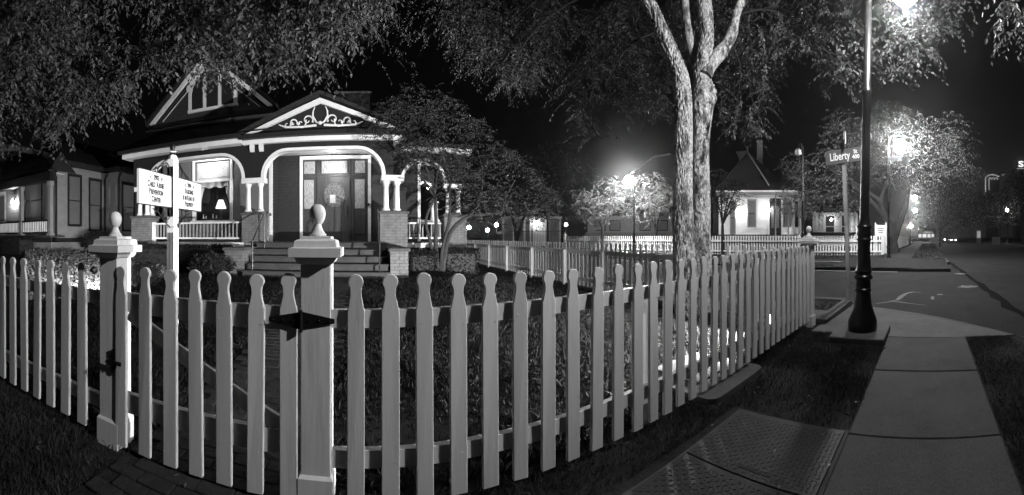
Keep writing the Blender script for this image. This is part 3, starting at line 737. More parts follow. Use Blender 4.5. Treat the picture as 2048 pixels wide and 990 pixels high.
# pediment
Yp = PFY - .12
pa, pb, pc = (XY(484, Yp), 4.20), (XY(640, Yp), ZY(640, 196, Yp)), (XY(640, Yp)*2-XY(484, Yp), 4.20)
ped = MB().prism([pa, pb, pc], Yp+.06, Yp+.5).build('pediment', M['shingle'], H)
wv = .12
def rake(a, b, y0, y1, wd): return [(a[0], a[1]), (b[0], b[1]), (b[0], b[1]-wd*1.15), (a[0]+(wd*2.2 if b[0] > a[0] else -wd*2.2), a[1])]
mb = MB().prism(rake(pa, pb, 0, 0, wv), Yp-.03, Yp+.06).prism(rake(pc, pb, 0, 0, wv), Yp-.03, Yp+.06); mb.build('rake_board', M['white'], ped)
up = lambda p, d: (p[0], p[1]+d)
mb = MB()
for a in (pa, pc):
    s = -1 if a is pa else 1
    mb.add([(a[0]+s*.25, Yp-.14, a[1]-.06), (pb[0], Yp-.14, pb[1]+.06), (pb[0], 12.6, pb[1]+.06), (a[0]+s*.25, 12.6, a[1]-.06), (a[0]+s*.25, Yp-.14, a[1]+.02), (pb[0], Yp-.14, pb[1]+.16), (pb[0], 12.6, pb[1]+.16), (a[0]+s*.25, 12.6, a[1]+.02)], [(0,1,2,3),(4,5,6,7),(0,4,5,1),(0,3,7,4)])
mb.build('porch_gable_roof', M['roof'], ped)
orn = MB(); ocx, oz = pb[0], ZY(640, 246, Yp); yy = Yp+.035
def sp(cx, cz, r, a0, a1, s, w0=.024):
    pts = []; rad = []
    for t in np.linspace(0, 1, 14):
        a = R(a0 + (a1-a0)*t); q = r*(1-.75*t); pts.append((cx + s*q*math.cos(a), yy, cz + q*math.sin(a))); rad.append(w0*(1-.5*t))
    orn.tube(pts, rad, 6)
for s in (-1, 1):
    orn.tube([(ocx+s*.03, yy, oz), (ocx+s*.12, yy, oz+.06), (ocx+s*.20, yy, oz+.20), (ocx+s*.19, yy, oz+.34), (ocx+s*.14, yy, oz+.45)], [.016,.024,.028,.022,.012], 6)
    sp(ocx+s*.34, oz+.10, .15, 200, -160, s); sp(ocx+s*.52, oz+.02, .14, 160, 500, s); sp(ocx+s*.74, oz+.05, .12, 200, -140, s); sp(ocx+s*.90, oz+.02, .10, 160, 460, s)
    orn.tube([(ocx+s*.1, yy, oz-.04), (ocx+s*.5, yy, oz-.07), (ocx+s*.95, yy, oz-.05), (ocx+s*1.14, yy, oz+.03)], [.035, .03, .03, .012], 6)
    for k in range(5): orn.ico((ocx+s*(.2+.19*k), yy, oz+.06+.05*(k % 2)-.02*k), .035, 1)
orn.ico((ocx, yy, oz+.02), .06, 1)
orn.build('scroll_ornament', M['white'], ped)
# roofs
GY = 11.8; gl, gr_ = XY(304, GY), XY(549, GY); gb = 5.78; gx = (gl+gr_)/2; ga = gb + (gr_-gl)/2*.89
mb = MB()
mb.add([(-7.9, PFY-.38, 4.23), (gr_+.6, PFY-.38, 4.23), (gr_+.6, GY, 5.45), (-7.9, GY, 5.45)], [(0,1,2,3)])
mb.add([(gr_+.6, PFY-.2, 4.19), (1.2, PFY-.2, 4.19), (1.2, 13.2, 5.6), (gr_+.6, 13.2, 5.6)], [(0,1,2,3)])
mb.add([(1.0, 10.55, 4.2), (3.5, 10.55, 4.2), (2.4, 14.5, 5.6), (1.0, 14.5, 5.8)], [(0,1,2,3)])
mb.add([(-3.2, 12.6, 5.2), (1.6, 12.6, 5.2), (.4, 16, 7.0), (-3.2, 16, 7.0)], [(0,1,2,3)])
mb.add([(1.6, 12.6, 5.2), (1.6, 20, 5.2), (.4, 17, 7.0), (.4, 16, 7.0)], [(0,1,2,3)])
mb.build('porch_roof', M['roof'], H)
gab = MB().prism([(gl+.1, gb-.3), (gr_-.1, gb-.3), (gr_-.1, gb), (gx, ga-.1), (gl+.1, gb)], GY, GY+.2).build('front_gable', M['body'], H)
mb = MB()
for a in ((gl, gb), (gr_, gb)):
    mb.prism([a, (gx, ga), (gx, ga-.19), (a[0]+(.2 if a[0] < gx else -.2), a[1])], GY-.20, GY-.10)
    s = 1 if a[0] < gx else -1
    mb.prism([(a[0]+s*.52, a[1]+.08), (gx, ga-.42), (gx, ga-.44), (a[0]+s*.545, a[1]+.08)], GY-.04, GY-.001)
mb.build('rake_board', M['white'], gab)
mb = MB()
for s, a in ((-1, gl), (1, gr_)):
    mb.add([(a+s*.12, GY-.3, gb-.06), (gx, GY-.3, ga+.05), (gx, 19, ga+.05), (a+s*.12, 19, gb-.06), (a+s*.12, GY-.3, gb+.06), (gx, GY-.3, ga+.18), (gx, 19, ga+.18), (a+s*.12, 19, gb+.06)], [(0,1,2,3),(4,5,6,7),(0,4,5,1),(0,3,7,4)])
mb.build('main_roof', M['roof'], gab)
MB().box(gl-.15, gr_+.1, GY-.35, GY-.03, gb-.42, gb-.31).build('belt_trim', mat('dim_trim_paint', .2, .6), gab)
MB().add([(gl-.2, GY-.45, gb-.30), (gr_+.15, GY-.45, gb-.30), (gr_, GY-.02, gb+.0), (gl, GY-.02, gb+.0)], [(0,1,2,3)]).build('skirt_roof', M['roof'], gab)
MB().box(gl+.2, gr_, GY-.02, 19, 1.3, gb-.3).box(ax1+.1, 1.2, DOOR_Y+.12, 20, 1.2, 5.1).build('wall', M['body'], H)
# gothic triple window
q0, q1 = XY(378, GY), XY(475, GY); qz0, qz1 = ZY(426, 214, GY), ZY(426, 131, GY); qm = (q0+q1)/2
def lancet(x0, x1, z0, z1, n=10):
    c = (x0+x1)/2; hw = (x1-x0)/2; hs = z0+(z1-z0)*.38
    L = [(x0, z0)] + [(x0 + hw*(1-math.cos(a)), hs + (z1-hs)*math.sin(a)) for a in np.linspace(0, math.pi/2, n)]
    return L + [(2*c-x, z) for x, z in reversed(L[:-1])]
o_ = lancet(q0, q1, qz0, qz1); i_ = lancet(q0+.13, q1-.13, qz0, qz1-.13)
gw = MB().band(i_, o_, GY-.06, GY-.002).box(q0-.02, q1+.02, GY-.08, GY-.002, qz0-.1, qz0).build('gable_window', M['white'], gab)
MB().prism(i_, GY-.02, GY-.004).build('pane', M['glass'], gw)
MB().box(qm-.36, qm-.24, GY-.055, GY-.021, qz0, qz1-.25).box(qm+.24, qm+.36, GY-.055, GY-.021, qz0, qz1-.25).build('mullion', M['white'], gw)
mb = MB()
for c0, c1 in ((q0+.14, qm-.37), (qm+.37, q1-.14)):
    for k in range(5):
        for s in (0, 1):
            a, b = (c0, c1) if s else (c1, c0)
            zb = qz0+.03+k*.19; mb.beam((a, GY-.03, zb), (b, GY-.03, zb+.38), .012, .02)
mb.build('lattice', M['dark'], gw, kind='stuff')
mb = MB(); oo = lancet(q0-.09, q1+.09, qz0, qz1+.09)
for i in range(2, len(o_)-2):
    for t in (0, .33, .66):
        p = [o_[i][j]+(o_[i+1][j]-o_[i][j])*t for j in (0, 1)]; u = [oo[i][j]+(oo[i+1][j]-oo[i][j])*t for j in (0, 1)]
        if p[1] > qz0+.45: mb.beam((p[0], GY-.03, p[1]), (u[0], GY-.03, u[1]), .04, .05)
mb.band(oo[2:-2], [(x+(.02 if x > qm else -.02), z+.02) for x, z in oo[2:-2]], GY-.05, GY-.01)
mb.build('dentil_hood', M['white'], gw)
dm = MB().box(XY(672, 12.8), XY(740, 12.8), 12.8, 14, 4.9, ZY(700, 187, 12.8)).build('roof_dormer', M['dark'], H)
MB().box(XY(668, 12.7), XY(743, 12.7), 12.68, 12.78, ZY(700, 187, 12.7), ZY(700, 183, 12.7)).build('dormer_trim', M['siding'], dm)
# side porch beyond: back arch on paired posts
bx0, bx1, by = 2.02, 2.75, 14.4
pr = [(bx0 + (bx1-bx0)*(1-math.cos(a))/2, 3.0 + .55*math.sin(a)) for a in np.linspace(0, math.pi, 13)]
ba = MB().band(pr, [(x, 4.1) for x, z in pr], by, by+.15).build('rear_arch', M['body'], H)
MB().band(pr, [(x*1.0+(x-(bx0+bx1)/2)*.22, z+.1) for x, z in pr], by-.02, by).build('arch_trim', M['white'], ba)
for x in (1.95, 2.12, 2.7, 2.85): inst('column', CM, H, (x, by+.07, 2.055), scale=(1, 1, .93))
MB().box(1.85, 2.98, by-.05, by+.12, 1.98, 2.055).build('rear_rail', M['white'], H)
brick_pier(H, 1.86, 2.2, by-.1, by+.2, .6, 1.97, cap=False); brick_pier(H, 2.6, 2.95, by-.1, by+.2, .6, 1.97, cap=False)

# ================================================================ LEFT NEIGHBOUR HOUSE
N = thing('clapboard_house', 'pale clapboard house at left with lit front porch and dark window frames', 'house', (-13, 11, .8))
NX, NY0, NY1 = -11.0, 9.36, 12.29; NT = 4.28
w1 = (10.04, 10.68, 1.9, 3.89); w2 = (11.29, 11.95, 1.7, 3.85)
siding(MB(), NY0, NY1, 1.32, NT, NX, [w1, w2], .12, .016, 'x', 1).build('side_siding', M['sidingl'], N, kind='stuff')
siding(MB(), NX, -10.2, 1.32, NT, NY1, [], .12, .016).build('jog_siding', M['sidingl'], N, kind='stuff')
w3 = (12.6, 13.4, 1.7, 3.75)
siding(MB(), NY1, 17, 1.32, NT, -10.2, [w3], .12, .016, 'x', 1).build('rear_siding', M['sidingl'], N, kind='stuff')
wp = (-13.15, -11.95, 1.75, 3.75); dp = (-16.2, -14.75, 1.45, 3.6)
siding(MB(), -20, NX-.02, 1.42, NT, NY0, [wp, dp], .12, .016).build('porch_siding', M['sidingl'], N, kind='stuff')
MB().box(-20, NX-.05, NY0+.02, 20, .5, NT).build('wall', M['dark'], N)
for y0, y1, z0, z1 in (w1, w2, w3):
    X_ = NX if y0 < 12 else -10.2
    wn = MB().box(X_-.05, X_+.04, y0-.09, y0, z0-.09, z1+.12).box(X_-.05, X_+.04, y1, y1+.09, z0-.09, z1+.12).box(X_-.05, X_+.06, y0, y1, z1, z1+.12).box(X_-.05, X_+.06, y0, y1, z0-.09, z0).build('window', M['dark'], N)
    zm = (z0+z1)/2
    MB().box(X_-.02, X_+.0, y0, y1, zm+.02, z1).build('pane', M['shade'], wn); MB().box(X_-.035, X_-.015, y0, y1, z0, zm-.02).build('pane', M['shade'], wn)
    MB().box(X_-.03, X_+.015, y0, y1, zm-.02, zm+.02).build('meeting_rail', M['dark'], wn)
x0, x1, z0, z1 = wp
wn = MB().box(x0-.1, x0, NY0-.05, NY0+.05, z0-.1, z1+.1).box(x1, x1+.06, NY0-.05, NY0+.05, z0-.1, z1+.1).box(x0, x1, NY0-.05, NY0+.05, z1, z1+.1).box(x0, x1, NY0-.05, NY0+.05, z0-.1, z0).build('window', M['dark'], N)
zm = z0+(z1-z0)*.6
MB().box(x0, x1, NY0+.0, NY0+.02, zm+.03, z1).build('pane', M['shade'], wn); MB().box(x0, x1, NY0+.01, NY0+.03, z0, zm-.03).build('pane', M['shade'], wn)
MB().box(x0, x1, NY0-.02, NY0+.02, zm-.03, zm+.03).build('meeting_rail', M['dark'], wn)
x0, x1, z0, z1 = dp
dn = MB().box(x0, x1, NY0+.0, NY0+.05, z0, z1).build('door', M['white'], N)
MB().box(x0+.2, x0+.65, NY0-.02, NY0-.002, z0+.7, z1-.2).box(x0+.8, x1-.15, NY0-.02, NY0-.002, z0+.7, z1-.2).build('door_glass', M['shade'], dn)
# porch
PYn = 8.72
MB().box(-20, -10.5, PYn-.1, NY0, 1.34, 1.42).build('porch_floor', M['step'], N)
MB().box(-20, -10.55, PYn-.05, PYn+.05, 1.15, 1.338).build('porch_skirt', M['dark'], N)
MB().box(-20, -10.6, PYn+.02, 20, .6, 1.15).box(-10.9, -10.25, NY1, 17, .6, 1.3).build('foundation', M['sidingl'], N)
MB().box(NX-.02, NX+.05, NY0, NY1, 1.14, 1.32).build('sill_band', M['dark'], N)
for px in (43, 101):
    x = XY(px, PYn); MB().sqlathe([(.11, 1.42), (.11, 1.5), (.075, 1.53), (.07, 3.3), (.09, 3.34), (.1, 3.5)], (x, PYn, 0)).build('porch_post', M['sidingl'], N)
MB().box(-20, -10.4, PYn-.2, PYn+.12, 3.5, 3.85).build('porch_beam', M['dark'], N)
MB().box(-20, -10.5, PYn+.12, NY0, 3.80, 3.84).build('porch_ceiling', M['ceil'], N)
MB().add([(-20, PYn-.35, 3.85), (-10.25, PYn-.35, 3.85), (-10.75, NY0+.01, 4.75), (-20, NY0+.01, 4.75), (-10.25, NY0+.4, 3.85)], [(0,1,2,3), (1,4,2)]).build('porch_roof', M['roof'], N)
xa, xb = XY(101, PYn)-.1, XY(43, PYn)+.1
for a, b in ((xb, xa), (-16.5, XY(43, PYn)-.1)):
    rl = MB().box(a, b, PYn-.04, PYn+.04, 1.97, 2.04).box(a, b, PYn-.03, PYn+.03, 1.5, 1.56).build('porch_rail', M['dark'], N)
    bm_ = MB().box(-.02, .02, -.015, .015, 1.56, 1.97).mesh('baluster', M['white']); n = int((b-a)/.115)
    for k in range(n): inst('baluster', bm_, rl, (a+(k+.5)*(b-a)/n, PYn, 0))
# eaves + roof
mb = MB()
mb.box(-20.3, NX+.35, NY0-.35, NY0-.02, NT, NT+.16).box(NX+.05, NX+.38, NY0-.02, NY1, NT, NT+.16).box(NX, -9.85, NY1-.35, NY1-.02, NT, NT+.16).box(-10.15, -9.8, NY1-.02, 17, NT, NT+.16)
mb.build('eave', M['dark'], N)
MB().add([(-20.3, NY0-.35, NT+.16), (NX+.38, NY0-.35, NT+.16), (-14.5, 13, NT+2.4), (-20.3, 13, NT+2.4), (NX+.38, NY1, NT+.16), (-9.8, NY1-.2, NT+.16), (-9.8, 18, NT+.16), (-14.5, 18, NT+2.4)], [(0,1,2,3), (1,4,7,2), (4,5,6,7)]).build('roof', M['roof'], N)
for x, y in ((NX+.06, NY0-.06), (NX+.06, NY1-.08), (-10.14, NY1-.06)):
    MB().tube([(x+.2, y, NT), (x, y, NT-.3), (x, y, .8)], .045, 6).build('downspout', M['dark'], N)
pn = Vector((-14.0, NY0-.14, 2.98))
lo = MB().lathe([(.06, .10), (.08, .11), (.02, .16)], tuple(pn), 8).box(pn.x-.03, pn.x+.03, NY0-.12, NY0-.02, pn.z+.1, pn.z+.18).build('porch_lamp', M['iron'], N)
MB().ico(pn, .075, 2).build('porch_lamp_globe', emit('neighbour_porch_glow', 130*PORCH), lo, smooth=True)

# ================================================================ POST WITH TWO SIGN BOARDS
def text_mesh(body, size, sx=1.0, off=0.0, ext=.0015):
    cu_ = bpy.data.curves.new('lettering', 'FONT'); cu_.body = body; cu_.size = size; cu_.align_x = 'CENTER'; cu_.align_y = 'CENTER'
    cu_.extrude = ext; cu_.offset = off; cu_.resolution_u = 3
    o = bpy.data.objects.new('lettering', cu_); COL.objects.link(o)
    me = bpy.data.meshes.new_from_object(o.evaluated_get(bpy.context.evaluated_depsgraph_get()))
    bpy.data.objects.remove(o); bpy.data.curves.remove(cu_)
    for v_ in me.vertices: v_.co.x *= sx
    return me
def text_obj(par, body, size, mat_, M4, sx=1.0, off=0.0, name='lettering'):
    me = text_mesh(body, size, sx, off); me.transform(M4); me.materials.clear(); me.materials.append(mat_)
    return inst(name, me, par)
sp_ = W(345.5, 600, 5.0); PXs, PYs = sp_.x, sp_.y
gzs = gz(PXs, PYs)
t = thing('sign_post', 'white chamfered sign post with fluted base and dark ball finial behind the gate', 'sign post', (PXs, PYs, gzs))
h = .062
def octpost(z0, z1, hw, c): 
    o = [(hw-c, -hw), (hw, -hw+c), (hw, hw-c), (hw-c, hw), (-hw+c, hw), (-hw, hw-c), (-hw, -hw+c), (-hw+c, -hw)]
    return MB().prism([(PXs+x, PYs+y) for x, y in o], z0, z1, 'z')
zA, zB = 1.60, 2.42
octpost(gzs-.1, 1.48, h, .008).build('shaft', M['white'], t)
MB().sqlathe([(h, 1.48), (h-.02, 1.51), (h-.02, 1.55), (h, 1.585)], (PXs, PYs, 0)).build('neck', M['white'], t)
octpost(1.585, 2.44, h, .012).build('upper_shaft', M['white'], t)
MB().lathe([(h*1.1, 2.44), (h, 2.48), (.035, 2.51), (.03, 2.54), (.05, 2.545), (.055, 2.55)], (PXs, PYs, 0), 16).build('collar', M['white'], t, smooth=True)
MB().lathe([(.05, 2.50), (.042, 2.525), (.022, 2.545), (.022, 2.56), (.034, 2.565), (.04, 2.59), (.042, 2.615), (.034, 2.645), (.012, 2.665)], (PXs, PYs, 0), 16).build('finial', M['iron'], t, smooth=True)
mb = MB()
for k in range(4): mb.box(PXs-.042+k*.024, PXs-.030+k*.024, PYs-h-.003, PYs-h+.004, gzs+.05, 1.42)
mb.build('fluting', M['body'], t)
MB().box(PXs-.045, PXs+.047, PYs-h-.008, PYs-h, 1.64, 2.33).box(PXs-.045, PXs+.047, PYs+h, PYs+h+.008, 1.64, 2.33).build('mount_plate', M['iron'], t)
ir = MB()
for s in (-1, 1):
    for zc, f in ((2.215, 1), (1.735, -1)):
        y0 = PYs + s*(h+.01)
        for r0, yo in ((.10, .10), (.06, .24), (.035, .34)):
            pts = [(PXs, y0+s*(yo + r0*math.cos(a)*1.0)-s*.0, zc + f*(r0*.5+r0*math.sin(a))) for a in np.linspace(0, 2*math.pi*.95, 14)]
            ir.tube(pts, .008, 5)
        ir.tube([(PXs, y0, zc+f*.24), (PXs, y0+s*.16, zc+f*.16), (PXs, y0+s*.28, zc+f*.06), (PXs, y0+s*.42, zc+f*.01)], .009, 5)
ir.build('iron_scrollwork', M['iron'], t, kind='stuff')
def board(y0, y1, z0, z1, label, lines_, group='boards on the sign post'):
    b = thing('sign_board', label, 'sign', (PXs, (y0+y1)/2, z0), group)
    MB().box(PXs-.016, PXs+.016, y0, y1, z0, z1).build('panel', M['signw'], b)
    e = .009
    MB().box(PXs-.02, PXs+.02, y0-e, y1+e, z1, z1+e).build('frame_strip', M['iron'], b); MB().box(PXs-.02, PXs+.02, y0-e, y1+e, z0-e, z0).build('frame_strip', M['iron'], b)
    for ya in (y0-e, y1): MB().box(PXs-.02, PXs+.02, ya, ya+e, z0, z1).build('edge', M['white'], b)
    yc = (y0+y1)/2
    base = Matrix(((0,0,1,0),(1,0,0,0),(0,1,0,0),(0,0,0,1)))    # text x->Y, text y->Z, normal +X
    for zf, segs, sx in lines_:
        # segs: list of (text, size); widths measured to lay letters side by side
        ms = [text_mesh(tx, sz, sx, .0034) if tx.strip() else None for tx, sz in segs]
        ws = [(max(v_.co.x for v_ in m_.vertices)-min(v_.co.x for v_ in m_.vertices)) if m_ else .012 for m_ in ms]; gap = .009
        tot = sum(ws) + gap*(len(ms)-1); x = -tot/2
        bot = z0 + (z1-z0)*zf
        for m_, w_ in zip(ms, ws):
            if m_ is None: x += w_; continue
            lo_ = min(v_.co.x for v_ in m_.vertices); lz = min(v_.co.y for v_ in m_.vertices)
            m_.transform(Matrix.Translation((x-lo_, -lz, 0))); x += w_+gap
            m_.transform(Matrix.Translation((PXs+.0175, yc, bot)) @ base); m_.materials.clear(); m_.materials.append(M['ink'])
            inst('lettering', m_, b)
    tr = MB()
    for s in (-1, 1):
        c = yc + s*.125; zc = z0+(z1-z0)*.83
        tr.beam((PXs+.018, c, zc), (PXs+.018, c+s*.055, zc), .002, .004)
        tr.beam((PXs+.018, c, zc+.02), (PXs+.018, c+s*.018, zc), .002, .006).beam((PXs+.018, c, zc-.02), (PXs+.018, c+s*.018, zc), .002, .006)
        tr.tube([(PXs+.018, c-s*.012, zc+.026), (PXs+.018, c-s*.004, zc), (PXs+.018, c-s*.012, zc-.026)], .003, 4)
    tr.build('printed_flourish', M['ink'], b, kind='stuff')
    return b
sx = .62
board(PYs-.80, PYs-.075, 1.77, 2.19, 'white board reading 2902 CHILD ABUSE PREVENTION CENTER, left of the sign post',
      [(.765, [('2902', .085)], .72), (.54, [('C', .105), ('HILD', .085), (' ', .01), (' ', .01), ('A', .105), ('BUSE', .085)], sx), (.315, [('P', .105), ('REVENTION', .085)], sx), (.09, [('C', .105), ('ENTER', .085)], sx)])
board(PYs+.075, PYs+.84, 1.77, 2.20, 'white board reading 2904 BUILDING IS IN REAR OF PROPERTY, right of the sign post',
      [(.765, [('2904', .085)], .72), (.54, [('B', .105), ('UILDING', .085)], sx), (.315, [('IS', .085), (' ', .01), ('IN', .085), (' ', .01), ('R', .105), ('EAR', .085), (' ', .01), ('OF', .085)], sx), (.09, [('P', .105), ('ROPERTY', .085)], sx)])

# ================================================================ STREET LAMPS
POLE = [(.195, 0), (.20, .03), (.20, .14), (.188, .165), (.178, .19), (.155, .25), (.125, .34), (.108, .45), (.102, .53), (.118, .545), (.118, .565), (.102, .58), (.102, .69), (.128, .715), (.130, .74), (.106, .765), (.12, .81), (.102, .84), (.092, 1.0), (.086, 1.21), (.105, 1.24), (.088, 1.27), (.102, 1.32), (.088, 1.37), (.104, 1.42), (.080, 1.45), (.067, 1.6), (.058, 3.2), (.078, 3.24), (.076, 3.28), (.055, 3.34), (.050, 6.0)]
def street_lamp(x, y, z, label, zl=7.1, arm=.72, ad=(0, -1), lit=NEAR_LAMP, n=24, gr=.2, pad=None, beam=0, lean=0.0):
    t = thing('street_lamp', label, 'street lamp', (x, y, z), 'black street lamps')
    xt, yt = x, y - lean*(zl-z)
    sc_ = (zl - z + .35) / 6.0
    pm = MB().lathe([(r_, h_ if h_ < 3.4 else zl-z+.35) for r_, h_ in POLE], (x, y, z), n); pm.v = [(a_, b_-lean*(c_-z), c_) for a_, b_, c_ in pm.v]; pm.build('pole', M['lampblk'], t, smooth=True)
    lx, ly = xt+ad[0]*arm, yt+ad[1]*arm
    top = zl+.35
    MB().tube([(xt, yt, top-.25), (xt+ad[0]*arm*.25, yt+ad[1]*arm*.25, top+.12), (xt+ad[0]*arm*.7, yt+ad[1]*arm*.7, top+.15), (lx, ly, top-.02)], [.03, .026, .024, .022], 8).build('arm', M['lampblk'], t, smooth=True)
    MB().lathe([(gr*.62, gr*.80), (gr*.6, gr*.92), (gr*.3, gr*1.12), (.03, gr*1.3), (.025, .37)], (lx, ly, zl), 16).build('lamp_cap', M['lampblk'], t, smooth=True)
    g_ = MB().lathe([(.001, -gr), (gr*.5, -gr*.87), (gr*.85, -gr*.5), (gr, 0), (gr*.86, gr*.5), (gr*.6, gr*.8)], (lx, ly, zl), 16)
    g_.build('globe', emit('lamp_glow', lit) if lit else M['signw'], t, smooth=True)
    if beam:
        tx_ = bpy.data.texts.new('batwing_optics.ies')
        tx_.write('IESNA:LM-63-2002\nTILT=NONE\n1 1000 1 13 1 1 2 0 0 0\n1 1 50\n0 10 20 30 40 50 60 70 80 90 110 130 180\n0\n' + ' '.join(str(v_*14.15) for v_ in (.18, .18, .19, .24, .48, .88, 1.0, 1.0, .95, .9, 1.0, 1.2, 1.2)) + '\n')
        L_ = bpy.data.lights.new('lamp_beam', 'POINT'); L_.energy = beam; L_.shadow_soft_size = .05; L_.use_nodes = True
        n_ = L_.node_tree; ies = n_.nodes.new('ShaderNodeTexIES'); ies.mode = 'INTERNAL'; ies.ies = tx_
        n_.links.new(ies.outputs[0], n_.nodes['Emission'].inputs['Strength'])
        lo = bpy.data.objects.new('lamp_beam', L_); COL.objects.link(lo); lo.location = (lx, ly, zl-gr-.07); setparent(lo, t)
    if pad: MB().bbox(*pad, -.1, .085, .012).build('footing', M['concrete2'], t)
    return t
b = G(1727, 672, .085)
street_lamp(4.84, .91, .085, 'near black street lamp on concrete footing beside the sidewalk, its head out of view', 4.40, .73, (-.67, -.74), lit=60, beam=LAMP_W, lean=.018, pad=(4.42, 5.18, .56, 1.28), n=32)
LB = .55
p = W(1777, 500, 20.0); street_lamp(p.x, p.y, .03, 'lit street lamp at the far street corner beside the forked oak', 6.5, .66, lit=NEAR_LAMP*.75, n=16, gr=.30)
p = W(1605, 480, 20.5); street_lamp(p.x, p.y, .15, 'tall thin street lamp, unlit, in front of the white turreted house', 6.2, .25, (-.6, .8), 0, 12)
p = W(1268, 480, 23.5); street_lamp(p.x, p.y, .2, 'glaring street lamp among the shrubs behind the far fence', 5.1, .33, (-.75, .66), NEAR_LAMP*.8, 12, .28)
for k, (px, py, zl) in enumerate(((1820, 395, 7.1), (1824, 421, 7.1), (1816, 452, 4.0))):
    r_ = (zl-EYE)*FOC/(HOR-py); p = W(px, py, r_)
    street_lamp(p.x, p.y, .1, ['second lit street lamp down the street past the forked oak', 'third lit street lamp far down the street', 'lowest and farthest lit lamp beside the far sidewalk'][k], zl, .72, (0, -1), [1200, 900, 500][k], 8, .28+.06*k)
p = W(2015, 420, 75); street_lamp(p.x, p.y, .05, 'lone lit street lamp across the main street at far right', 7.0, .1, (0, 1), 220, 8, .3)
for k, (px, py) in enumerate(((938, 455), (975, 460), (993, 450), (1132, 449))):
    r_ = 38 if k < 3 else 46; p = W(px, py, r_)
    t = thing('garden_lamp', ['leftmost white globe lamp glowing beyond the side fence', 'middle and lowest globe lamp glowing beyond the side fence', 'third globe lamp, just left of the low pale building', 'single globe lamp right of the low pale building'][k], 'lamp', (p.x, p.y, .1), 'globe lamps beyond the side street')
    MB().lathe([(.12, .1), (.12, .3), (.05, .35), (.04, p.z-.25), (.09, p.z-.2)], (p.x, p.y, 0), 8).build('post', M['iron'], t)
    MB().ico(p, .2, 2).build('globe', emit('garden_glow', [70, 50, 60, 40][k]), t, smooth=True)

# ================================================================ STREET NAME SIGN
bb = G(1708, 602); bb = Vector((7.35, 1.66, 0)); r_ = math.hypot(bb.x, bb.y)
top = W(1687, 292, r_*.99)
t = thing('street_name_sign', 'leaning grey post with green-grey blade reading Liberty St 400', 'street sign', (bb.x, bb.y, 0))
MB().beam(bb - Vector((0,0,.2)), bb+(top-bb)*.52, .075, .075).build('post', M['polew'], t)
MB().beam(bb+(top-bb)*.50, W(1688, 320, r_*.99), .10, .075).build('post_head', M['polew'], t)
a0, a1 = W(1651, 317, r_*.985), W(1729, 306, r_*.965)
u = (a1-a0); L_ = u.length; u.normalize(); nrm = Vector((-math.sin(th(1690)), -math.cos(th(1690)), 0)); nrm = (nrm - u*nrm.dot(u)).normalized(); vv = nrm.cross(u)
def bl_mat(c): return Matrix(((u.x, vv.x, nrm.x, c.x), (u.y, vv.y, nrm.y, c.y), (u.z, vv.z, nrm.z, c.z), (0,0,0,1)))
hh = .142; c = (a0+a1)/2
mb = MB().prism(rr(-L_/2, L_/2, -hh, hh, .03), -.003, .003, 'z')
o = mb.build('blade', M['signg'], t); o.data.transform(bl_mat(c))
for tx, sz, ux, vz, sx_ in (('Liberty', .225, -.125, -.005, .66), ('St', .11, .265, .055, .85), ('400', .11, .265, -.05, .9)):
    me = text_mesh(tx, sz, sx_, .003); me.transform(bl_mat(c + u*ux*L_/.96 + vv*vz + nrm*.005)); me.materials.clear(); me.materials.append(M['signl']); inst('lettering', me, o)
q = W(1689, 300, r_*.985)
mb = MB().box(-.006, .006, -.40, .40, 0, .23); o = mb.build('cross_blade', M['signl'], t)
o.data.transform(Matrix.Translation(W(1690, 298, r_*.985)) @ Matrix.Rotation(-th(1690)+R(1.5), 4, 'Z'))
MB().beam(W(1688, 322, r_*.99), W(1690, 262, r_*.99), .05, .05).build('bracket', M['polew'], t)

# ================================================================ FLOODLIGHTS IN THE YARD
def flood(pos, aim, label, watts, size=R(70), blend=.5):
    pos = Vector(pos); aim = Vector(aim); d = (aim-pos).normalized()
    t = thing('yard_floodlight', label, 'floodlight', (pos.x, pos.y, gz(pos.x, pos.y)), 'yard floodlights')
    MB().tube([(pos.x, pos.y, gz(pos.x, pos.y)-.05), (pos.x, pos.y, pos.z-.05)], .012, 6).build('stake', M['iron'], t)
    MB().tube([pos-d*.12, pos-d*.06, pos+d*.03], [.03, .065, .075], 14).build('housing', M['iron'], t, smooth=True)
    MB().tube([pos+d*.031, pos+d*.034], .068, 14).build('lens', emit('flood_lens', 40), t)
    L_ = bpy.data.lights.new('flood_beam', 'SPOT'); L_.energy = watts; L_.spot_size = size; L_.spot_blend = blend; L_.shadow_soft_size = .06
    lo = bpy.data.objects.new('flood_beam', L_); COL.objects.link(lo); lo.location = pos+d*.06; lo.rotation_euler = d.to_track_quat('-Z', 'Y').to_euler(); setparent(lo, t)
    return t
fp = W(1546, 632, 4.75)
flood((fp.x, fp.y+.0, .26), (-3.4, 10.0, 1.3), 'black yard floodlight behind the pickets near the corner post', FLOOD, R(114), .6)
fl = W(188, 570, 6.6)
flood((fl.x, fl.y, .75), (-9.0, 9.0, .1), 'black yard floodlight left of the gate, lighting the ivy bed', 1100, R(100), .7)

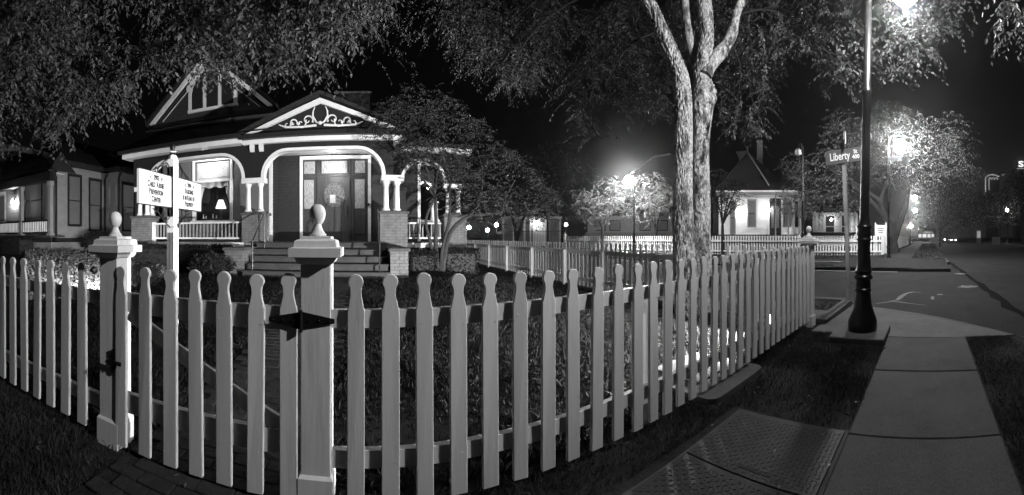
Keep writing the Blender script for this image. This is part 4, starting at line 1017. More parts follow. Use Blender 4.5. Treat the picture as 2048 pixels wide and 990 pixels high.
# ================================================================ FOLIAGE
def quads_obj(name, V, mat_, parent=None, k=4):
    n = len(V)//k
    me = bpy.data.meshes.new(name); me.vertices.add(n*k); me.loops.add(n*k); me.polygons.add(n)
    me.vertices.foreach_set('co', np.asarray(V, np.float32).ravel()); me.loops.foreach_set('vertex_index', np.arange(n*k, dtype=np.int32))
    me.polygons.foreach_set('loop_start', np.arange(0, n*k, k, dtype=np.int32)); me.polygons.foreach_set('loop_total', np.full(n, k, np.int32))
    me.update(); me.materials.append(mat_)
    return inst(name, me, parent)
def unit(a): return a / np.maximum(np.linalg.norm(a, axis=1, keepdims=True), 1e-6)
def leaves(P, A, Nn, ln, wd):
    B = unit(np.cross(A, Nn)); ln = np.broadcast_to(np.asarray(ln), (len(P),))[:, None]; wd = np.broadcast_to(np.asarray(wd), (len(P),))[:, None]
    up = unit(np.cross(B, A))
    m = P + A*ln*.45 + up*wd*.12
    V = np.stack([P, m + B*wd/2, P + A*ln - up*wd*.1, m - B*wd/2], 1)
    return V.reshape(-1, 3)
def sprays(C, L, nl, ln, wd, droop=.5, D=None):
    n = len(C)
    if D is None:
        a = rng.uniform(0, 2*np.pi, n); D = np.stack([np.cos(a), np.sin(a), rng.uniform(-.5, .35, n)], 1)
    D = unit(D); L = L*rng.uniform(.6, 1.3, n)
    t = (np.arange(nl)+.5)/nl
    P = C[:, None] + D[:, None]*(L[:, None]*t)[..., None]
    P[..., 2] -= droop*L[:, None]*t**2
    T = D[:, None] + np.zeros((n, nl, 3)); T[..., 2] -= 2*droop*t; T = T/np.linalg.norm(T, axis=2, keepdims=True)
    Sd = np.cross(T, np.array([0, 0, 1.0])); Sd /= np.maximum(np.linalg.norm(Sd, axis=2, keepdims=True), 1e-3)
    sg = np.where(np.arange(nl) % 2, 1, -1)[None, :, None]
    A = T*.55 + Sd*sg*.8 + rng.normal(0, .28, (n, nl, 3)); A[..., 2] -= .55
    Nn = np.array([0, -.25, .35]) + rng.normal(0, .6, (n, nl, 3))
    P = P.reshape(-1, 3); A = unit(A.reshape(-1, 3)); Nn = Nn.reshape(-1, 3)
    k = rng.uniform(.7, 1.2, len(P))
    return leaves(P, A, Nn, ln*k, wd*k)
def Wn(px, py, r):
    a = np.radians((px-PX0)/PXD); return np.stack([r*np.sin(a), r*np.cos(a), EYE + (HOR-py)*r/FOC], 1)
def region(n, px0, px1, top, bot, r0, r1, gap=.0, gs=1.0, edge=12):
    tx, ty = zip(*top); bx, by = zip(*bot); out = []
    while sum(len(o) for o in out) < n:
        px = rng.uniform(px0, px1, 4*n); t = np.interp(px, tx, ty); b = np.interp(px, bx, by) + rng.normal(0, edge, 4*n)
        py = rng.uniform(0, 1, 4*n)*(b-t) + t; r = rng.uniform(r0, r1, 4*n)
        P = Wn(px, py, r)
        nz = np.array([noise.noise(Vector(p)*gs) for p in P])
        out.append(P[nz > gap + rng.normal(0, .08, len(P))])
        if sum(len(o) for o in out) == 0: break
    return np.concatenate(out)[:n]
def blob(c, rad, n, shell=.55):
    d = unit(rng.normal(0, 1, (n, 3))); q = rng.uniform(0, 1, n)**(1/3)
    q = np.where(rng.uniform(0, 1, n) < shell, rng.uniform(.8, 1.05, n), q)
    lump = np.array([1 + .22*noise.noise(Vector(v)*2.2 + Vector(c)*.7) for v in d])
    return np.asarray(c) + d*(q*lump)[:, None]*np.asarray(rad)
def smooth_path(pts, rad, per=6):
    pts = [Vector(p) for p in pts]; out = []; ro = []; m = len(pts)
    for i in range(m-1):
        p0, p1, p2, p3 = pts[max(i-1, 0)], pts[i], pts[i+1], pts[min(i+2, m-1)]
        for k in range(per):
            t = k/per
            out.append(.5*((2*p1) + (-p0+p2)*t + (2*p0-5*p1+4*p2-p3)*t*t + (-p0+3*p1-3*p2+p3)*t**3)); ro.append(rad[i]+(rad[i+1]-rad[i])*t)
    return out + [pts[-1]], ro + [rad[-1]]
def limb(mb, pts, rad, n=10, per=5, jit=.10):
    p, r_ = smooth_path(pts, rad, per); mb.tube(p, r_, n, True, jit)

def bark_stem(mb, pts, rad, n=110, step=.02, knots=(), ridge=.008, lump=.03):
    p, r_ = smooth_path(pts, rad, 24)
    d = [0]
    for a, b in zip(p[:-1], p[1:]): d.append(d[-1] + (b-a).length)
    m = int(d[-1]/step); vs = []; fs = []; u = None
    P_ = np.array([tuple(q) for q in p]); D_ = np.array(d)
    for i in range(m+1):
        s_ = d[-1]*i/m; q = Vector([np.interp(s_, D_, P_[:, j]) for j in range(3)]); rr0 = np.interp(s_, D_, r_)
        q2 = Vector([np.interp(min(s_+.03, d[-1]), D_, P_[:, j]) for j in range(3)]); q1 = Vector([np.interp(max(s_-.03, 0), D_, P_[:, j]) for j in range(3)])
        dr = (q2-q1).normalized()
        if u is None: u = dr.cross(Vector((1, 0, 0))).normalized()
        u = (u - dr*u.dot(dr)).normalized(); v = dr.cross(u)
        for k in range(n):
            a = 2*math.pi*k/n; nr = u*math.cos(a) + v*math.sin(a); w_ = q + nr*rr0
            h_ = lump*rr0*5*.3*noise.noise(w_*2.4) + .3*lump*rr0*noise.noise(w_*6)
            h_ += ridge*1.8*(.6-2.6*abs(noise.noise(Vector((w_.x*30, w_.y*30, w_.z*10))))) + ridge*.6*noise.noise(Vector((w_.x*60, w_.y*60, w_.z*25)))
            for c_, s0 in knots:
                e_ = (w_-c_); dd = math.sqrt(e_.x**2+e_.y**2+(e_.z*.7)**2)/s0
                if dd < 2.2: h_ += s0*.42*math.exp(-((dd-.7)**2)*4)*(1+.6*noise.noise(w_*14)) - s0*.34*math.exp(-dd*dd*6)*(.4+.6*math.sin(s0*700)**2) + s0*.12*math.exp(-dd*dd)*noise.noise(w_*22)
            vs.append(w_ + nr*h_)
    for i in range(m):
        for k in range(n): fs.append((i*n+k, i*n+(k+1) % n, (i+1)*n+(k+1) % n, (i+1)*n+k))
    mb.add(vs, fs)

# ---- the big twin-stemmed street tree on the side fence line
T1 = thing('elm_tree', 'large twin-stemmed tree with knotty pale bark standing in the side fence line', 'tree', (TREE[0], TREE[1], .05))
k = 6.5/FOC
mb = MB()
pth = [(1378, 640, 30), (1374, 580, 25), (1368, 500, 22), (1366, 400, 19.5), (1367, 300, 18), (1367, 215, 17.5), (1362, 160, 17), (1347, 115, 15), (1325, 65, 14), (1300, 10, 12.5), (1262, -50, 11), (1200, -120, 9)]
bark_stem(mb, [W(a, b, 6.2) for a, b, _ in pth], [c*k*.93 for *_, c in pth], ridge=.011)
stem = mb.build('left_stem', M['bark'], T1, smooth=True)
mb = MB()
pth = [(1404, 645, 32), (1402, 590, 26), (1402, 510, 23), (1402, 400, 21), (1401, 310, 19), (1404, 250, 20), (1407, 195, 24), (1404, 150, 19), (1406, 115, 20), (1413, 75, 17), (1411, 30, 17), (1406, -30, 15), (1395, -130, 12)]
KN = [(W(a, b, 6.62-.17), s_*k) for a, b, s_ in ((1422, 186, 17), (1394, 208, 9), (1417, 112, 15), (1424, 82, 10), (1399, 262, 6), (1413, 296, 5.5), (1394, 338, 7), (1408, 374, 12), (1418, 240, 6), (1397, 428, 6), (1412, 455, 5), (1421, 58, 10), (1386, 290, 6), (1405, 222, 6), (1400, 160, 6), (1410, 330, 5))]
bark_stem(mb, [W(a, b, 6.62) for a, b, _ in pth], [c*k*.9 for *_, c in pth], knots=KN, ridge=.006, lump=.05)
mb.build('right_stem', M['bark'], T1, smooth=True)
mb = MB()
pth = [(1412, 150, 12), (1430, 118, 13), (1450, 92, 12.5), (1466, 62, 12), (1474, 25, 9), (1500, -40, 8)]
limb(mb, [W(a, b, 6.5+i*.06) for i, (a, b, _) in enumerate(pth)], [c*k for *_, c in pth], 14, 6, .12)
pth = [(1405, 160, 11), (1385, 100, 12), (1376, 60, 9), (1370, 10, 8), (1372, -60, 7)]
limb(mb, [W(a, b, 6.75) for a, b, _ in pth], [c*k for *_, c in pth], 12, 5, .12)
mb.build('limb', M['bark'], T1, smooth=True)
mb = MB()
for pth in ([(1470, 30, 3), (1540, 20, 2), (1610, 60, 1.5), (1680, 130, .8)], [(1500, -40, 4), (1640, -60, 3), (1760, -20, 2), (1860, 50, 1)], [(1300, 0, 3), (1180, -10, 2), (1080, 50, 1.2), (1030, 120, .7)], [(1330, 60, 2.5), (1260, 90, 1.6), (1210, 170, 1)],
            [(1600, 60, 2), (1640, 95, 1.4), (1700, 120, .8)], [(1500, 60, 1.2), (1500, 180, .8), (1530, 262, .5)], [(1440, 60, 1.4), (1480, 130, 1), (1470, 230, .6)]):
    limb(mb, [W(a, b, 6.9 - .12*i) for i, (a, b, _) in enumerate(pth)], [c*k for *_, c in pth], 6, 5, .1)
mb.build('twigs', M['barkd'], T1, smooth=True, kind='stuff')

top = [(880, -90), (1950, -90)]
bot = [(900, 60), (945, 140), (985, 110), (1000, 165), (1040, 180), (1070, 150), (1100, 105), (1130, 190), (1160, 255), (1200, 270), (1240, 240), (1280, 215), (1330, 235), (1345, 150), (1400, 60), (1425, 150), (1440, 265), (1480, 255), (1510, 270), (1530, 230), (1550, 120), (1600, 90), (1640, 110), (1680, 160), (1720, 160), (1760, 140), (1800, 150), (1850, 160), (1880, 70), (1920, 30), (1950, -40)]
C = np.concatenate([region(2600, 900, 1345, top, bot, 7.2, 9.8, .10, 1.0), region(850, 1425, 1560, top, bot, 6.9, 9.0, .08, 1.2), region(560, 1550, 1930, top, bot, 5.6, 8.0, .10, 1.2), region(200, 1340, 1430, [(1340, -90), (1430, -90)], [(1340, 120), (1430, 90)], 7.2, 9, 0, 1)])
V = [sprays(C, .42, 14, .074, .031, .6)]
# long weeping shoots hanging towards the lamp
for pts in ([(1560, 30), (1552, 70), (1548, 115)], [(1600, 90), (1640, 110), (1680, 125), (1700, 150)], [(1620, 60), (1560, 105), (1545, 60)], [(1630, 100), (1640, 140), (1650, 190)], [(1500, 215), (1502, 245), (1515, 262), (1535, 272)], [(1660, 150), (1690, 165), (1712, 200)], [(1700, 40), (1722, 60), (1745, 80)], [(1770, 50), (1830, 60), (1860, 62)], [(1640, 20), (1670, 30), (1700, 22)], [(1480, 200), (1470, 240), (1468, 270)], [(1520, 60), (1530, 120), (1525, 175)], [(1850, 40), (1880, 52), (1905, 66)]):
    r0 = rng.uniform(5.8, 6.6)
    p, _ = smooth_path([W(a, b, r0) for a, b in pts], [0]*len(pts), 12)
    p = np.array([tuple(q) for q in p]); d = np.gradient(p, axis=0)
    m = np.repeat(p, 4, 0) + rng.normal(0, .02, (len(p)*4, 3)); A = unit(np.repeat(d, 4, 0)/np.linalg.norm(d, axis=1).mean() + rng.normal(0, .8, (len(m), 3)) + np.array([0, 0, -.3]))
    V.append(leaves(m, A, np.array([0, 0, 1.]) + rng.normal(0, .5, (len(m), 3)), .075, .028))
C = region(40, 2015, 2060, [(2015, -40), (2060, -40)], [(2015, 20), (2045, 105), (2060, 60)], 3.6, 4.4, -.5, 1)
V.append(sprays(C, .3, 10, .07, .028, .8))
quads_obj('crown', np.concatenate(V), M['leaf'], T1)

# ---- canopy of the tree whose trunk stands left of the picture
T2 = thing('pecan_tree', 'leafy overhanging boughs across the upper left, drooping before the gable', 'tree', (-6.6, 2.6, 0))
mb = MB(); limb(mb, [(-6.6, 2.6, -.1), (-6.5, 2.7, 1.5), (-6.2, 2.9, 3.0), (-5.6, 3.2, 4.4), (-4.6, 3.6, 5.4), (-2.6, 4.4, 5.9), (-.6, 5.4, 5.7)], [.34, .27, .24, .2, .15, .1, .04], 14, 6, .1)
for e in (((-6.2, 2.9, 3.0), (-5.6, 3.6, 3.6), (-5.0, 4.2, 3.7), (-4.2, 4.6, 3.5)), ((-5.6, 3.2, 4.4), (-4.8, 4.4, 4.7), (-3.6, 5.0, 4.6), (-2.4, 5.0, 4.1)), ((-4.6, 3.6, 5.4), (-3.6, 3.4, 5.4), (-2.2, 3.6, 5.0), (-1.0, 4.0, 4.4)), ((-6.2, 2.9, 2.8), (-5.9, 3.7, 3.1), (-5.3, 4.4, 2.9))):
    limb(mb, e, [.10, .075, .05, .02][:len(e)], 8, 5, .1)
mb.build('trunk', M['barkd'], T2, smooth=True)
bot = [(-60, 300), (60, 262), (130, 272), (170, 200), (205, 188), (235, 222), (265, 150), (300, 150), (345, 125), (375, 108), (405, 112), (430, 172), (448, 125), (465, 108), (500, 145), (525, 170), (550, 140), (600, 108), (640, 112), (656, 160), (672, 105), (700, 50), (735, 10), (770, -40)]
C = region(2400, -60, 760, [(-60, -90), (760, -90)], bot, 4.4, 6.8, .07, 1.25, 9)
V = [sprays(C, .34, 13, .08, .035, .8)]
C = region(240, 690, 960, [(690, -80), (960, -80)], [(690, 60), (740, 110), (790, 130), (820, 150), (850, 60), (960, 50)], 6.5, 8.5, .1, 1.2, 14)
V.append(sprays(C, .35, 13, .065, .026, .8))
quads_obj('crown', np.concatenate(V), M['leaf'], T2)

# ---- crape myrtle by the porch
T3 = thing('crape_myrtle', 'multi-stemmed crape myrtle beside the porch with pale crooked limbs', 'tree', tuple(W(878, 545, 9.4)))
mb = MB(); k = 9.4/FOC
for pth in ([(880, 560, 6), (872, 500, 6), (872, 440, 5), (868, 380, 4), (850, 330, 3), (830, 290, 2)], [(882, 560, 7), (885, 500, 6), (897, 450, 5), (905, 425, 4), (930, 412, 3.5), (975, 402, 3), (1000, 404, 2)], [(884, 560, 7), (893, 490, 6), (908, 455, 6), (940, 432, 5), (975, 428, 4.5), (1005, 425, 4), (1030, 400, 3.5), (1060, 382, 2)],
            [(880, 555, 5), (862, 490, 4.5), (852, 440, 4), (868, 395, 3.5), (876, 340, 2.5), (890, 290, 2)], [(897, 450, 4), (900, 400, 3.5), (895, 340, 3), (870, 280, 2)], [(940, 432, 3), (960, 400, 2.5), (965, 350, 2), (955, 300, 1.5)], [(868, 395, 3), (840, 350, 2.5), (800, 310, 2), (770, 270, 1)], [(1005, 425, 3), (1012, 395, 2), (1030, 360, 1.5)]):
    limb(mb, [W(a, b, 9.4 + .05*i) for i, (a, b, _) in enumerate(pth)], [c*k*.72 for *_, c in pth], 8, 5, .12)
mb.build('stems', M['barks'], T3, smooth=True)
top = [(740, 235), (780, 195), (830, 165), (880, 170), (920, 205), (960, 240), (1000, 285), (1040, 315), (1090, 365), (1112, 400)]
bot = [(740, 255), (780, 300), (820, 325), (860, 380), (900, 420), (930, 440), (980, 445), (1030, 440), (1090, 430), (1112, 410)]
C = region(2200, 742, 1112, top, bot, 8.2, 11.0, .02, 1.5, 10)
quads_obj('crown', sprays(C, .32, 12, .058, .03, .15), M['leafm'], T3)

# ---- far trees: trunk + leafy crown built from lumps
def ftree(name, label, px, r, base_z, blobs, ln, n, m=None, trunk=.12, group='trees beyond the side street', forks=None, stretch=1.0):
    p = W(px, HOR, r); t = thing(name, label, 'tree', (p.x, p.y, base_z), group)
    cs = [W(a, b, r + dr) for a, b, rp, dr in blobs]; k = r/FOC
    mb = MB()
    for fk in (forks or []): limb(mb, [W(a, b, r) for a, b, _ in fk], [c*k for *_, c in fk], 8, 4, .1)
    if not forks:
        zt = min(c.z for c in cs); mid = Vector((p.x, p.y, base_z + (zt-base_z)*.6))
        limb(mb, [(p.x, p.y, base_z-.1), tuple(mid)], [trunk, trunk*.75], 8, 4, .1)
        for c in cs: limb(mb, [tuple(mid), tuple(mid.lerp(c, .5) + Vector((0, 0, .2))), tuple(c)], [trunk*.6, trunk*.4, trunk*.12], 6, 3, .1)
    mb.build('trunk', M['barkd'], t, smooth=True)
    A_ = sum(b[2]**2 for b in blobs); V = []
    for c, b in zip(cs, blobs):
        q = blob(c, (b[2]*k, b[2]*k, b[2]*k*.85), max(12, int(n*b[2]**2/A_))); V.append(sprays(q, ln*4.6, 9, ln*.95, ln*.42, .35))
    quads_obj('crown', np.concatenate(V), m or M['leafd'], t); return t
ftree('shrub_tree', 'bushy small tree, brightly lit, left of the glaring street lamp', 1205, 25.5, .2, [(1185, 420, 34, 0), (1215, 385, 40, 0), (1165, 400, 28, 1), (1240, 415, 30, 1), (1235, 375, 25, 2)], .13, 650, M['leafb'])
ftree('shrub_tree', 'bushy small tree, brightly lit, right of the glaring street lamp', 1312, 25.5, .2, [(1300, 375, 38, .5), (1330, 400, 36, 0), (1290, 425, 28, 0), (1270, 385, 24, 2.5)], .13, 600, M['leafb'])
ftree('shrub_tree', 'bushy tree against the turreted house, right of the big trunk', 1445, 23, .2, [(1440, 360, 28, 0), (1460, 385, 28, 0), (1435, 405, 26, 0), (1478, 365, 12, 0), (1472, 410, 16, 0)], .12, 420, M['leafd'])
ftree('dark_tree', 'tall dark tree behind the crape myrtle, rising above the low building', 1095, 34, .2, [(1050, 330, 40, 0), (1110, 320, 45, 0), (1150, 350, 40, 0), (1080, 390, 45, 0), (1010, 400, 40, 0), (1140, 400, 35, 0)], .18, 800)
ftree('dark_tree', 'slim forked tree in front of the low pale building', 1035, 36, .2, [(1020, 400, 32, 0), (1060, 395, 32, 0), (1040, 370, 30, 0)], .16, 300, forks=[[(1033, 485, 4), (1030, 455, 3.5), (1020, 420, 2)], [(1033, 485, 4), (1045, 440, 3), (1060, 415, 2)]])
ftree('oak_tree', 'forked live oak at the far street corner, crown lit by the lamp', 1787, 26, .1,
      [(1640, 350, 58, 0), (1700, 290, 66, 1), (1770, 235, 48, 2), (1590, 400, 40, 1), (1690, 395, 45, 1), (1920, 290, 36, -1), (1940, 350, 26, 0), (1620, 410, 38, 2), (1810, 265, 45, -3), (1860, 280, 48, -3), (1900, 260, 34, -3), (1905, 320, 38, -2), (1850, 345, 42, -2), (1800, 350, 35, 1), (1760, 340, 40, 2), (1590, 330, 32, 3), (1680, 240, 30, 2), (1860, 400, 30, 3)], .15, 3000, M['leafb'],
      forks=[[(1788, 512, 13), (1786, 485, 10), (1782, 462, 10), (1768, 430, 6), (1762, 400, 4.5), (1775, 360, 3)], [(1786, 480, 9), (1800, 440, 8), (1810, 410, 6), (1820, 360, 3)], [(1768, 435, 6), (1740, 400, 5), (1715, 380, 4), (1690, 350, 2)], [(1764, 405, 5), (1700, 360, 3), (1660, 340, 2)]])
ftree('oak_tree', 'second oak farther down the street behind the lit lamps', 1880, 48, .1, [(1880, 400, 40, 0), (1920, 380, 45, 0), (1850, 430, 28, 0), (1900, 440, 30, 0), (1940, 410, 35, 0)], .28, 420, group='trees along the main street')
for i, (px, r, bl_) in enumerate(((1960, 85, [(1950, 420, 40, 0), (1985, 410, 36, 0), (1920, 440, 26, 0)]), (2000, 70, [(1990, 430, 34, 0), (2020, 420, 36, 0), (2005, 395, 28, 0)]), (2045, 60, [(2045, 400, 50, 0), (2030, 360, 24, 0), (2060, 380, 40, 0), (2048, 345, 16, 0)]))):
    ftree('dark_tree', ['dark rounded street tree below the lit tower at right', 'dark street tree just left of the lone right lamp', 'tall dark peaked tree at the right picture edge'][i], px, r, .05, bl_, .45, 300, group='trees along the main street')

# ---- hedges and shrubs
def hedge(name, label, x0, x1, y0, y1, z0, z1, n, ln=.065, m=None, round_=False, group='clipped shrubs by the porch'):
    t = thing(name, label, 'shrub', ((x0+x1)/2, (y0+y1)/2, z0), group)
    c = ((x0+x1)/2, (y0+y1)/2, (z0+z1)/2); hx, hy_, hz = (x1-x0)/2, (y1-y0)/2, (z1-z0)/2
    if round_: MB().ico(c, 1, 2, (hx*.8, hy_*.8, hz*.85)).build('twigs', M['dark'], t); P = blob(c, (hx, hy_, hz), n, .85)
    else:
        MB().bbox(x0+.07, x1-.07, y0+.07, y1-.07, z0-.1, z1-.08, .05).build('twigs', M['dark'], t)
        u_ = rng.uniform(-1, 1, (n, 3)); ax_ = rng.choice([0, 1, 2], n, p=[.25, .35, .4]); sg = rng.choice([-1, 1], n)
        u_[np.arange(n), ax_] = np.where(ax_ == 2, 1, sg)*rng.uniform(.82, 1.0, n)
        q = np.sign(u_)*np.abs(u_)**.9
        lump = np.array([1+.08*noise.noise(Vector(v)*3+Vector(c)) for v in q]); P = np.array(c) + q*lump[:, None]*np.array([hx, hy_, hz])
    A = unit(rng.normal(0, 1, (n, 3)) + np.array([0, -.2, .3]))
    quads_obj('foliage', leaves(P, A, rng.normal(0, 1, (n, 3)) + np.array([0, -.3, .7]), ln*rng.uniform(.6, 1.3, n), ln*.5), m or M['leafd'], t)
hedge('box_hedge', 'long clipped hedge under the porch balustrade, left of the steps', -6.75, -3.6, 8.7, 9.35, .4, 1.12, 6500)
hedge('box_hedge', 'clipped box shrub right of the porch steps', 1.05, 1.82, 8.95, 9.6, .3, 1.0, 2600)
hedge('box_hedge', 'darker clipped shrub behind the crape myrtle stems', 2.1, 3.15, 9.6, 10.3, .25, 1.02, 2800)
hedge('box_hedge', 'low dark hedge in front of the neighbour porch', -14.5, -11.2, 7.7, 8.5, .75, 1.35, 4200, .06)
p = G(285, 585, .15)
hedge('round_shrub', 'small round shrub behind the left gate post', p.x-.42, p.x+.42, p.y-.4, p.y+.4, gz(p.x, p.y)-.05, gz(p.x, p.y)+.55, 2400, .04, None, True)
hedge('round_shrub', 'loose fern-like shrub at the left foot of the steps', -4.4, -3.2, 7.9, 8.6, .35, .95, 2200, .075, M['leafm'], True)
hedge('round_shrub', 'dark shrubs at the far corner of the neighbour wall', -10.4, -8.8, 9.6, 11.2, .8, 1.6, 2600, .06, None, True)

# ---- ivy bed
n = 16000; px = rng.uniform(50, 330, n); rr_ = rng.uniform(7.0, 14.2, n)**1.0
P = Wn(px, np.full(n, HOR), rr_); P[:, 2] = [gz(a, b)+rng.uniform(.03, .16) for a, b in P[:, :2]]
lm_ = (P[:, 1] < 9.3 + .0*P[:, 0]) & (P[:, 0] < -4.6); P = P[lm_]
A = unit(rng.normal(0, 1, (len(P), 3))*np.array([1, 1, .5]))
o = quads_obj('ivy_bed', leaves(P, A, rng.normal(0, .5, (len(P), 3)) + np.array([.1, -.3, .9]), rng.uniform(.05, .10, len(P)), .05), M['ivy']); tag(o, 'bright leafy ivy bed lit by a floodlight between the houses', 'ground cover', kind='stuff')

# ---- grass
def blades(n, x0, x1, y0, y1, h0, h1, wd, avoid=None, zf=None, lean=.6):
    x = rng.uniform(x0, x1, n); y = rng.uniform(y0, y1, n)
    nz = np.array([noise.noise(Vector((a*1.4, b*1.4, 3))) for a, b in zip(x, y)])
    ok = rng.uniform(0, 1, n) < np.clip(.75 + nz*1.1, .12, 1)
    if avoid is not None: ok &= ~avoid(x, y)
    x, y, nz = x[ok], y[ok], nz[ok]
    z = np.array([(zf or gz)(a, b) for a, b in zip(x, y)]) - .005
    a = rng.uniform(0, 2*np.pi, len(x)); h = rng.uniform(h0, h1, len(x))*(1+.5*nz); w_ = wd*rng.uniform(.7, 1.3, len(x))/2
    b = rng.uniform(0, 2*np.pi, len(x)); l = np.abs(rng.normal(0, lean, len(x)))*h
    B = np.stack([x, y, z], 1); s = np.stack([np.cos(a)*w_, np.sin(a)*w_, 0*a], 1); Tp = B + np.stack([np.cos(b)*l, np.sin(b)*l, h], 1)
    md = B + np.stack([np.cos(b)*l*.35, np.sin(b)*l*.35, h*.62], 1)
    return np.stack([B - s, B + s, md + s*.8, Tp, md - s*.8], 1).reshape(-1, 3)
in_plate = lambda x, y: ((x > .92) & (x < 2.46) & (y > .52) & (y < 1.49)) | ((x > GX0+.15) & (x < GX1-.06)) | ((x > 2.3) & (x < 3.3) & (y > 1.6) & (y < 2.55)) | ((x > 4.4) & (x < 5.2) & (y < 1.3))
V = np.concatenate([blades(60000, -5, 4.9, .56, 1.85, .025, .06, .005, in_plate), blades(9000, 3.4, 5.4, 1.0, 2.2, .02, .05, .006, lambda x, y: (x > 4.4) & (y < 1.3))])
o = quads_obj('verge_grass', V, M['grass'], k=5); tag(o, 'short dark grass between the picket fence and the sidewalk', 'grass', kind='stuff')
V = blades(30000, .6, 4.78, -1.75, -.5, .02, .05, .006, lambda x, y: (x > 3.3) & (y < -1.45 + (x-3.5)*.3))
o = quads_obj('kerb_grass', V, M['grass'], k=5); tag(o, 'dark grass strip between the sidewalk and the street', 'grass', kind='stuff')
V = np.concatenate([blades(110000, -5.5, 5.05, 1.9, 5.2, .03, .085, .009, in_plate, lean=.8), blades(36000, -5.5, 5.0, 5.2, 8.7, .03, .08, .013, lambda x, y: ((x > GX0) & (x < GX1-.06)) | ((y > 8.1) & (x > -3.5) & (x < 1)), lean=.8), blades(9000, 1.5, 5.1, 8.7, 16, .03, .08, .02), blades(9000, -11, -5.5, 2, 7, .03, .08, .014)])
o = quads_obj('lawn_grass', V, M['turf'], k=5); tag(o, 'coarse lawn grass inside the picket fence', 'grass', kind='stuff')
V = np.concatenate([blades(9000, 15.2, 21.3, 4.4, 20, .03, .08, .03, lambda x, y: (x > 17.3) & (x < 18.7)), blades(3000, 20.4, 60, 2.5, 2.9, .03, .08, .03), blades(7000, 19, 60, -.85, 1.0, .03, .08, .04), blades(3000, 6.35, 7.45, 1.85, 9, .03, .07, .015)])
o = quads_obj('far_verge_grass', V, M['grass'], k=5); tag(o, 'grass strips around the far street corner', 'grass', kind='stuff')
n = 70; P = np.stack([rng.uniform(-2, 5.2, n), rng.uniform(-.6, 1.7, n), np.full(n, .032)], 1); P[:30, 1] = rng.uniform(.56, 1.7, 30); P = P[rng.uniform(0, 1, n) < np.where(P[:, 1] < .55, .35, 1)]
P[:, 2] = np.where(P[:, 1] < .55, .018, .05)
o = quads_obj('fallen_leaves', leaves(P, unit(rng.normal(0, 1, (len(P), 3))*np.array([1, 1, .1])), np.array([0, 0, 1.])+rng.normal(0, .2, (len(P), 3)), .035, .016), M['leafb']); tag(o, 'scattered fallen leaves on the verge and sidewalk', 'leaves', kind='stuff')

# ================================================================ ACROSS THE SIDE STREET
A_ = Vector((21.83, 2.95, 0)); B_ = W(1130, HOR, 30); B_.z = 0
def far_fence(a, b, label, n_post, sp, z0=.25):
    t = thing('picket_fence', label, 'fence', tuple((a+b)/2)); d = b-a; L = d.length; d.normalize(); rz = math.atan2(d.y, d.x)
    k = int(L/sp)
    for i in range(k):
        q = a + d*(i+.5)*sp; inst('picket', PKF, t, (q.x, q.y, z0), (0, 0, rz), (1.15, 1, 1.13))
    nrm_ = Vector((-d.y, d.x, 0))
    for h_ in (.22, .86): MB().beam(a+nrm_*.04+Vector((0,0,z0+h_)), b+nrm_*.04+Vector((0,0,z0+h_)), .04, .09).build('rail', M['fencefar'], t)
    return t
far_fence(A_, B_, 'pale picket fence along the far side of the side street', 0, .172)
gate_post(B_.x, B_.y, 'small fence post with finial ending the far fence at left', .25, .2, 1.35)
gate_post(W(1600, 0, 22.6).x*.995, W(1600, 0, 22.6).y, 'pale far fence post behind the corner post', .2, .15, 1.2)
t = thing('picket_fence', 'receding picket fence beyond the far corner beside the oak trunk', 'fence', (30, 2.9, .2))
mb = MB()
for k in range(150): x = A_.x + .2 + k*.18; mb.box(x-.05, x+.05, 2.93, 2.96, .2, 1.42)
mb.build('pickets', M['fencefar'], t, kind='stuff')
MB().box(A_.x, A_.x+27, 2.97, 3.01, .45, .54).box(A_.x, A_.x+27, 2.97, 3.01, 1.05, 1.14).build('rails', M['fencefar'], t)

class Loc:                                         # builder in a frame facing the camera: u right, d away, z up
    def __init__(s, px, r): s.c = W(px, HOR, r); s.a = th(px); s.r = r; s.px = px; s.k = r/FOC
    def m(s): return Matrix.Translation((s.c.x, s.c.y, 0)) @ Matrix.Rotation(-s.a, 4, 'Z')
    def u(s, px): return (px-s.px)*s.k
    def z(s, py): return EYE + (HOR-py)*s.k
    def build(s, mb, name, mat_, par, **kw):
        o = mb.build(name, mat_, par, **kw); o.data.transform(s.m()); return o
# white turreted house
q = Loc(1520, 30); u, z = q.u, q.z
FH = thing('turreted_house', 'white clapboard house with dark steep turret roof and glowing porch lamps', 'house', tuple(q.c))
zb, ze = z(469), z(393)
hw = (u(1497), u(1510), z(452), z(402)); hd = (u(1539), u(1562), z(468), z(400)); hw2 = (u(1568), u(1581), z(452), z(402)); hw0 = (u(1462), u(1469), z(466), z(405))
sd = siding(MB(), u(1440), u(1584), zb, ze, 0, [hw, hd, hw2, hw0], .16, .02)
q.build(sd, 'siding', M['sidingf'], FH, kind='stuff')
sd = MB(); siding(sd, 0, 2.2, zb, ze, u(1584), [(.5, 1.4, z(452), z(402))], .16, .02, 'x', 1); sd.v = [(x+(y)*.55, y, zz_) for x, y, zz_ in sd.v]
q.build(sd, 'right_siding', M['sidingf'], FH, kind='stuff')
q.build(MB().box(u(1425), u(1584)-.1, .03, 8, .2, ze), 'wall', M['dark'], FH)
for (a, b, c, d) in (hw, hw2, hw0):
    wn = q.build(MB().box(a-.1, a, -.06, .02, c-.1, d+.15).box(b, b+.1, -.06, .02, c-.1, d+.15).box(a, b, -.06, .02, d, d+.15).box(a, b, -.06, .02, c-.1, c), 'window', M['sidingl'], FH)
    q.build(MB().box(a, b, -.0, .02, c, d), 'pane', M['shade'], wn); q.build(MB().box(a, b, -.03, -.002, (c+d)/2-.04, (c+d)/2+.04), 'meeting_rail', M['dark'], wn)
a, b, c, d = hd
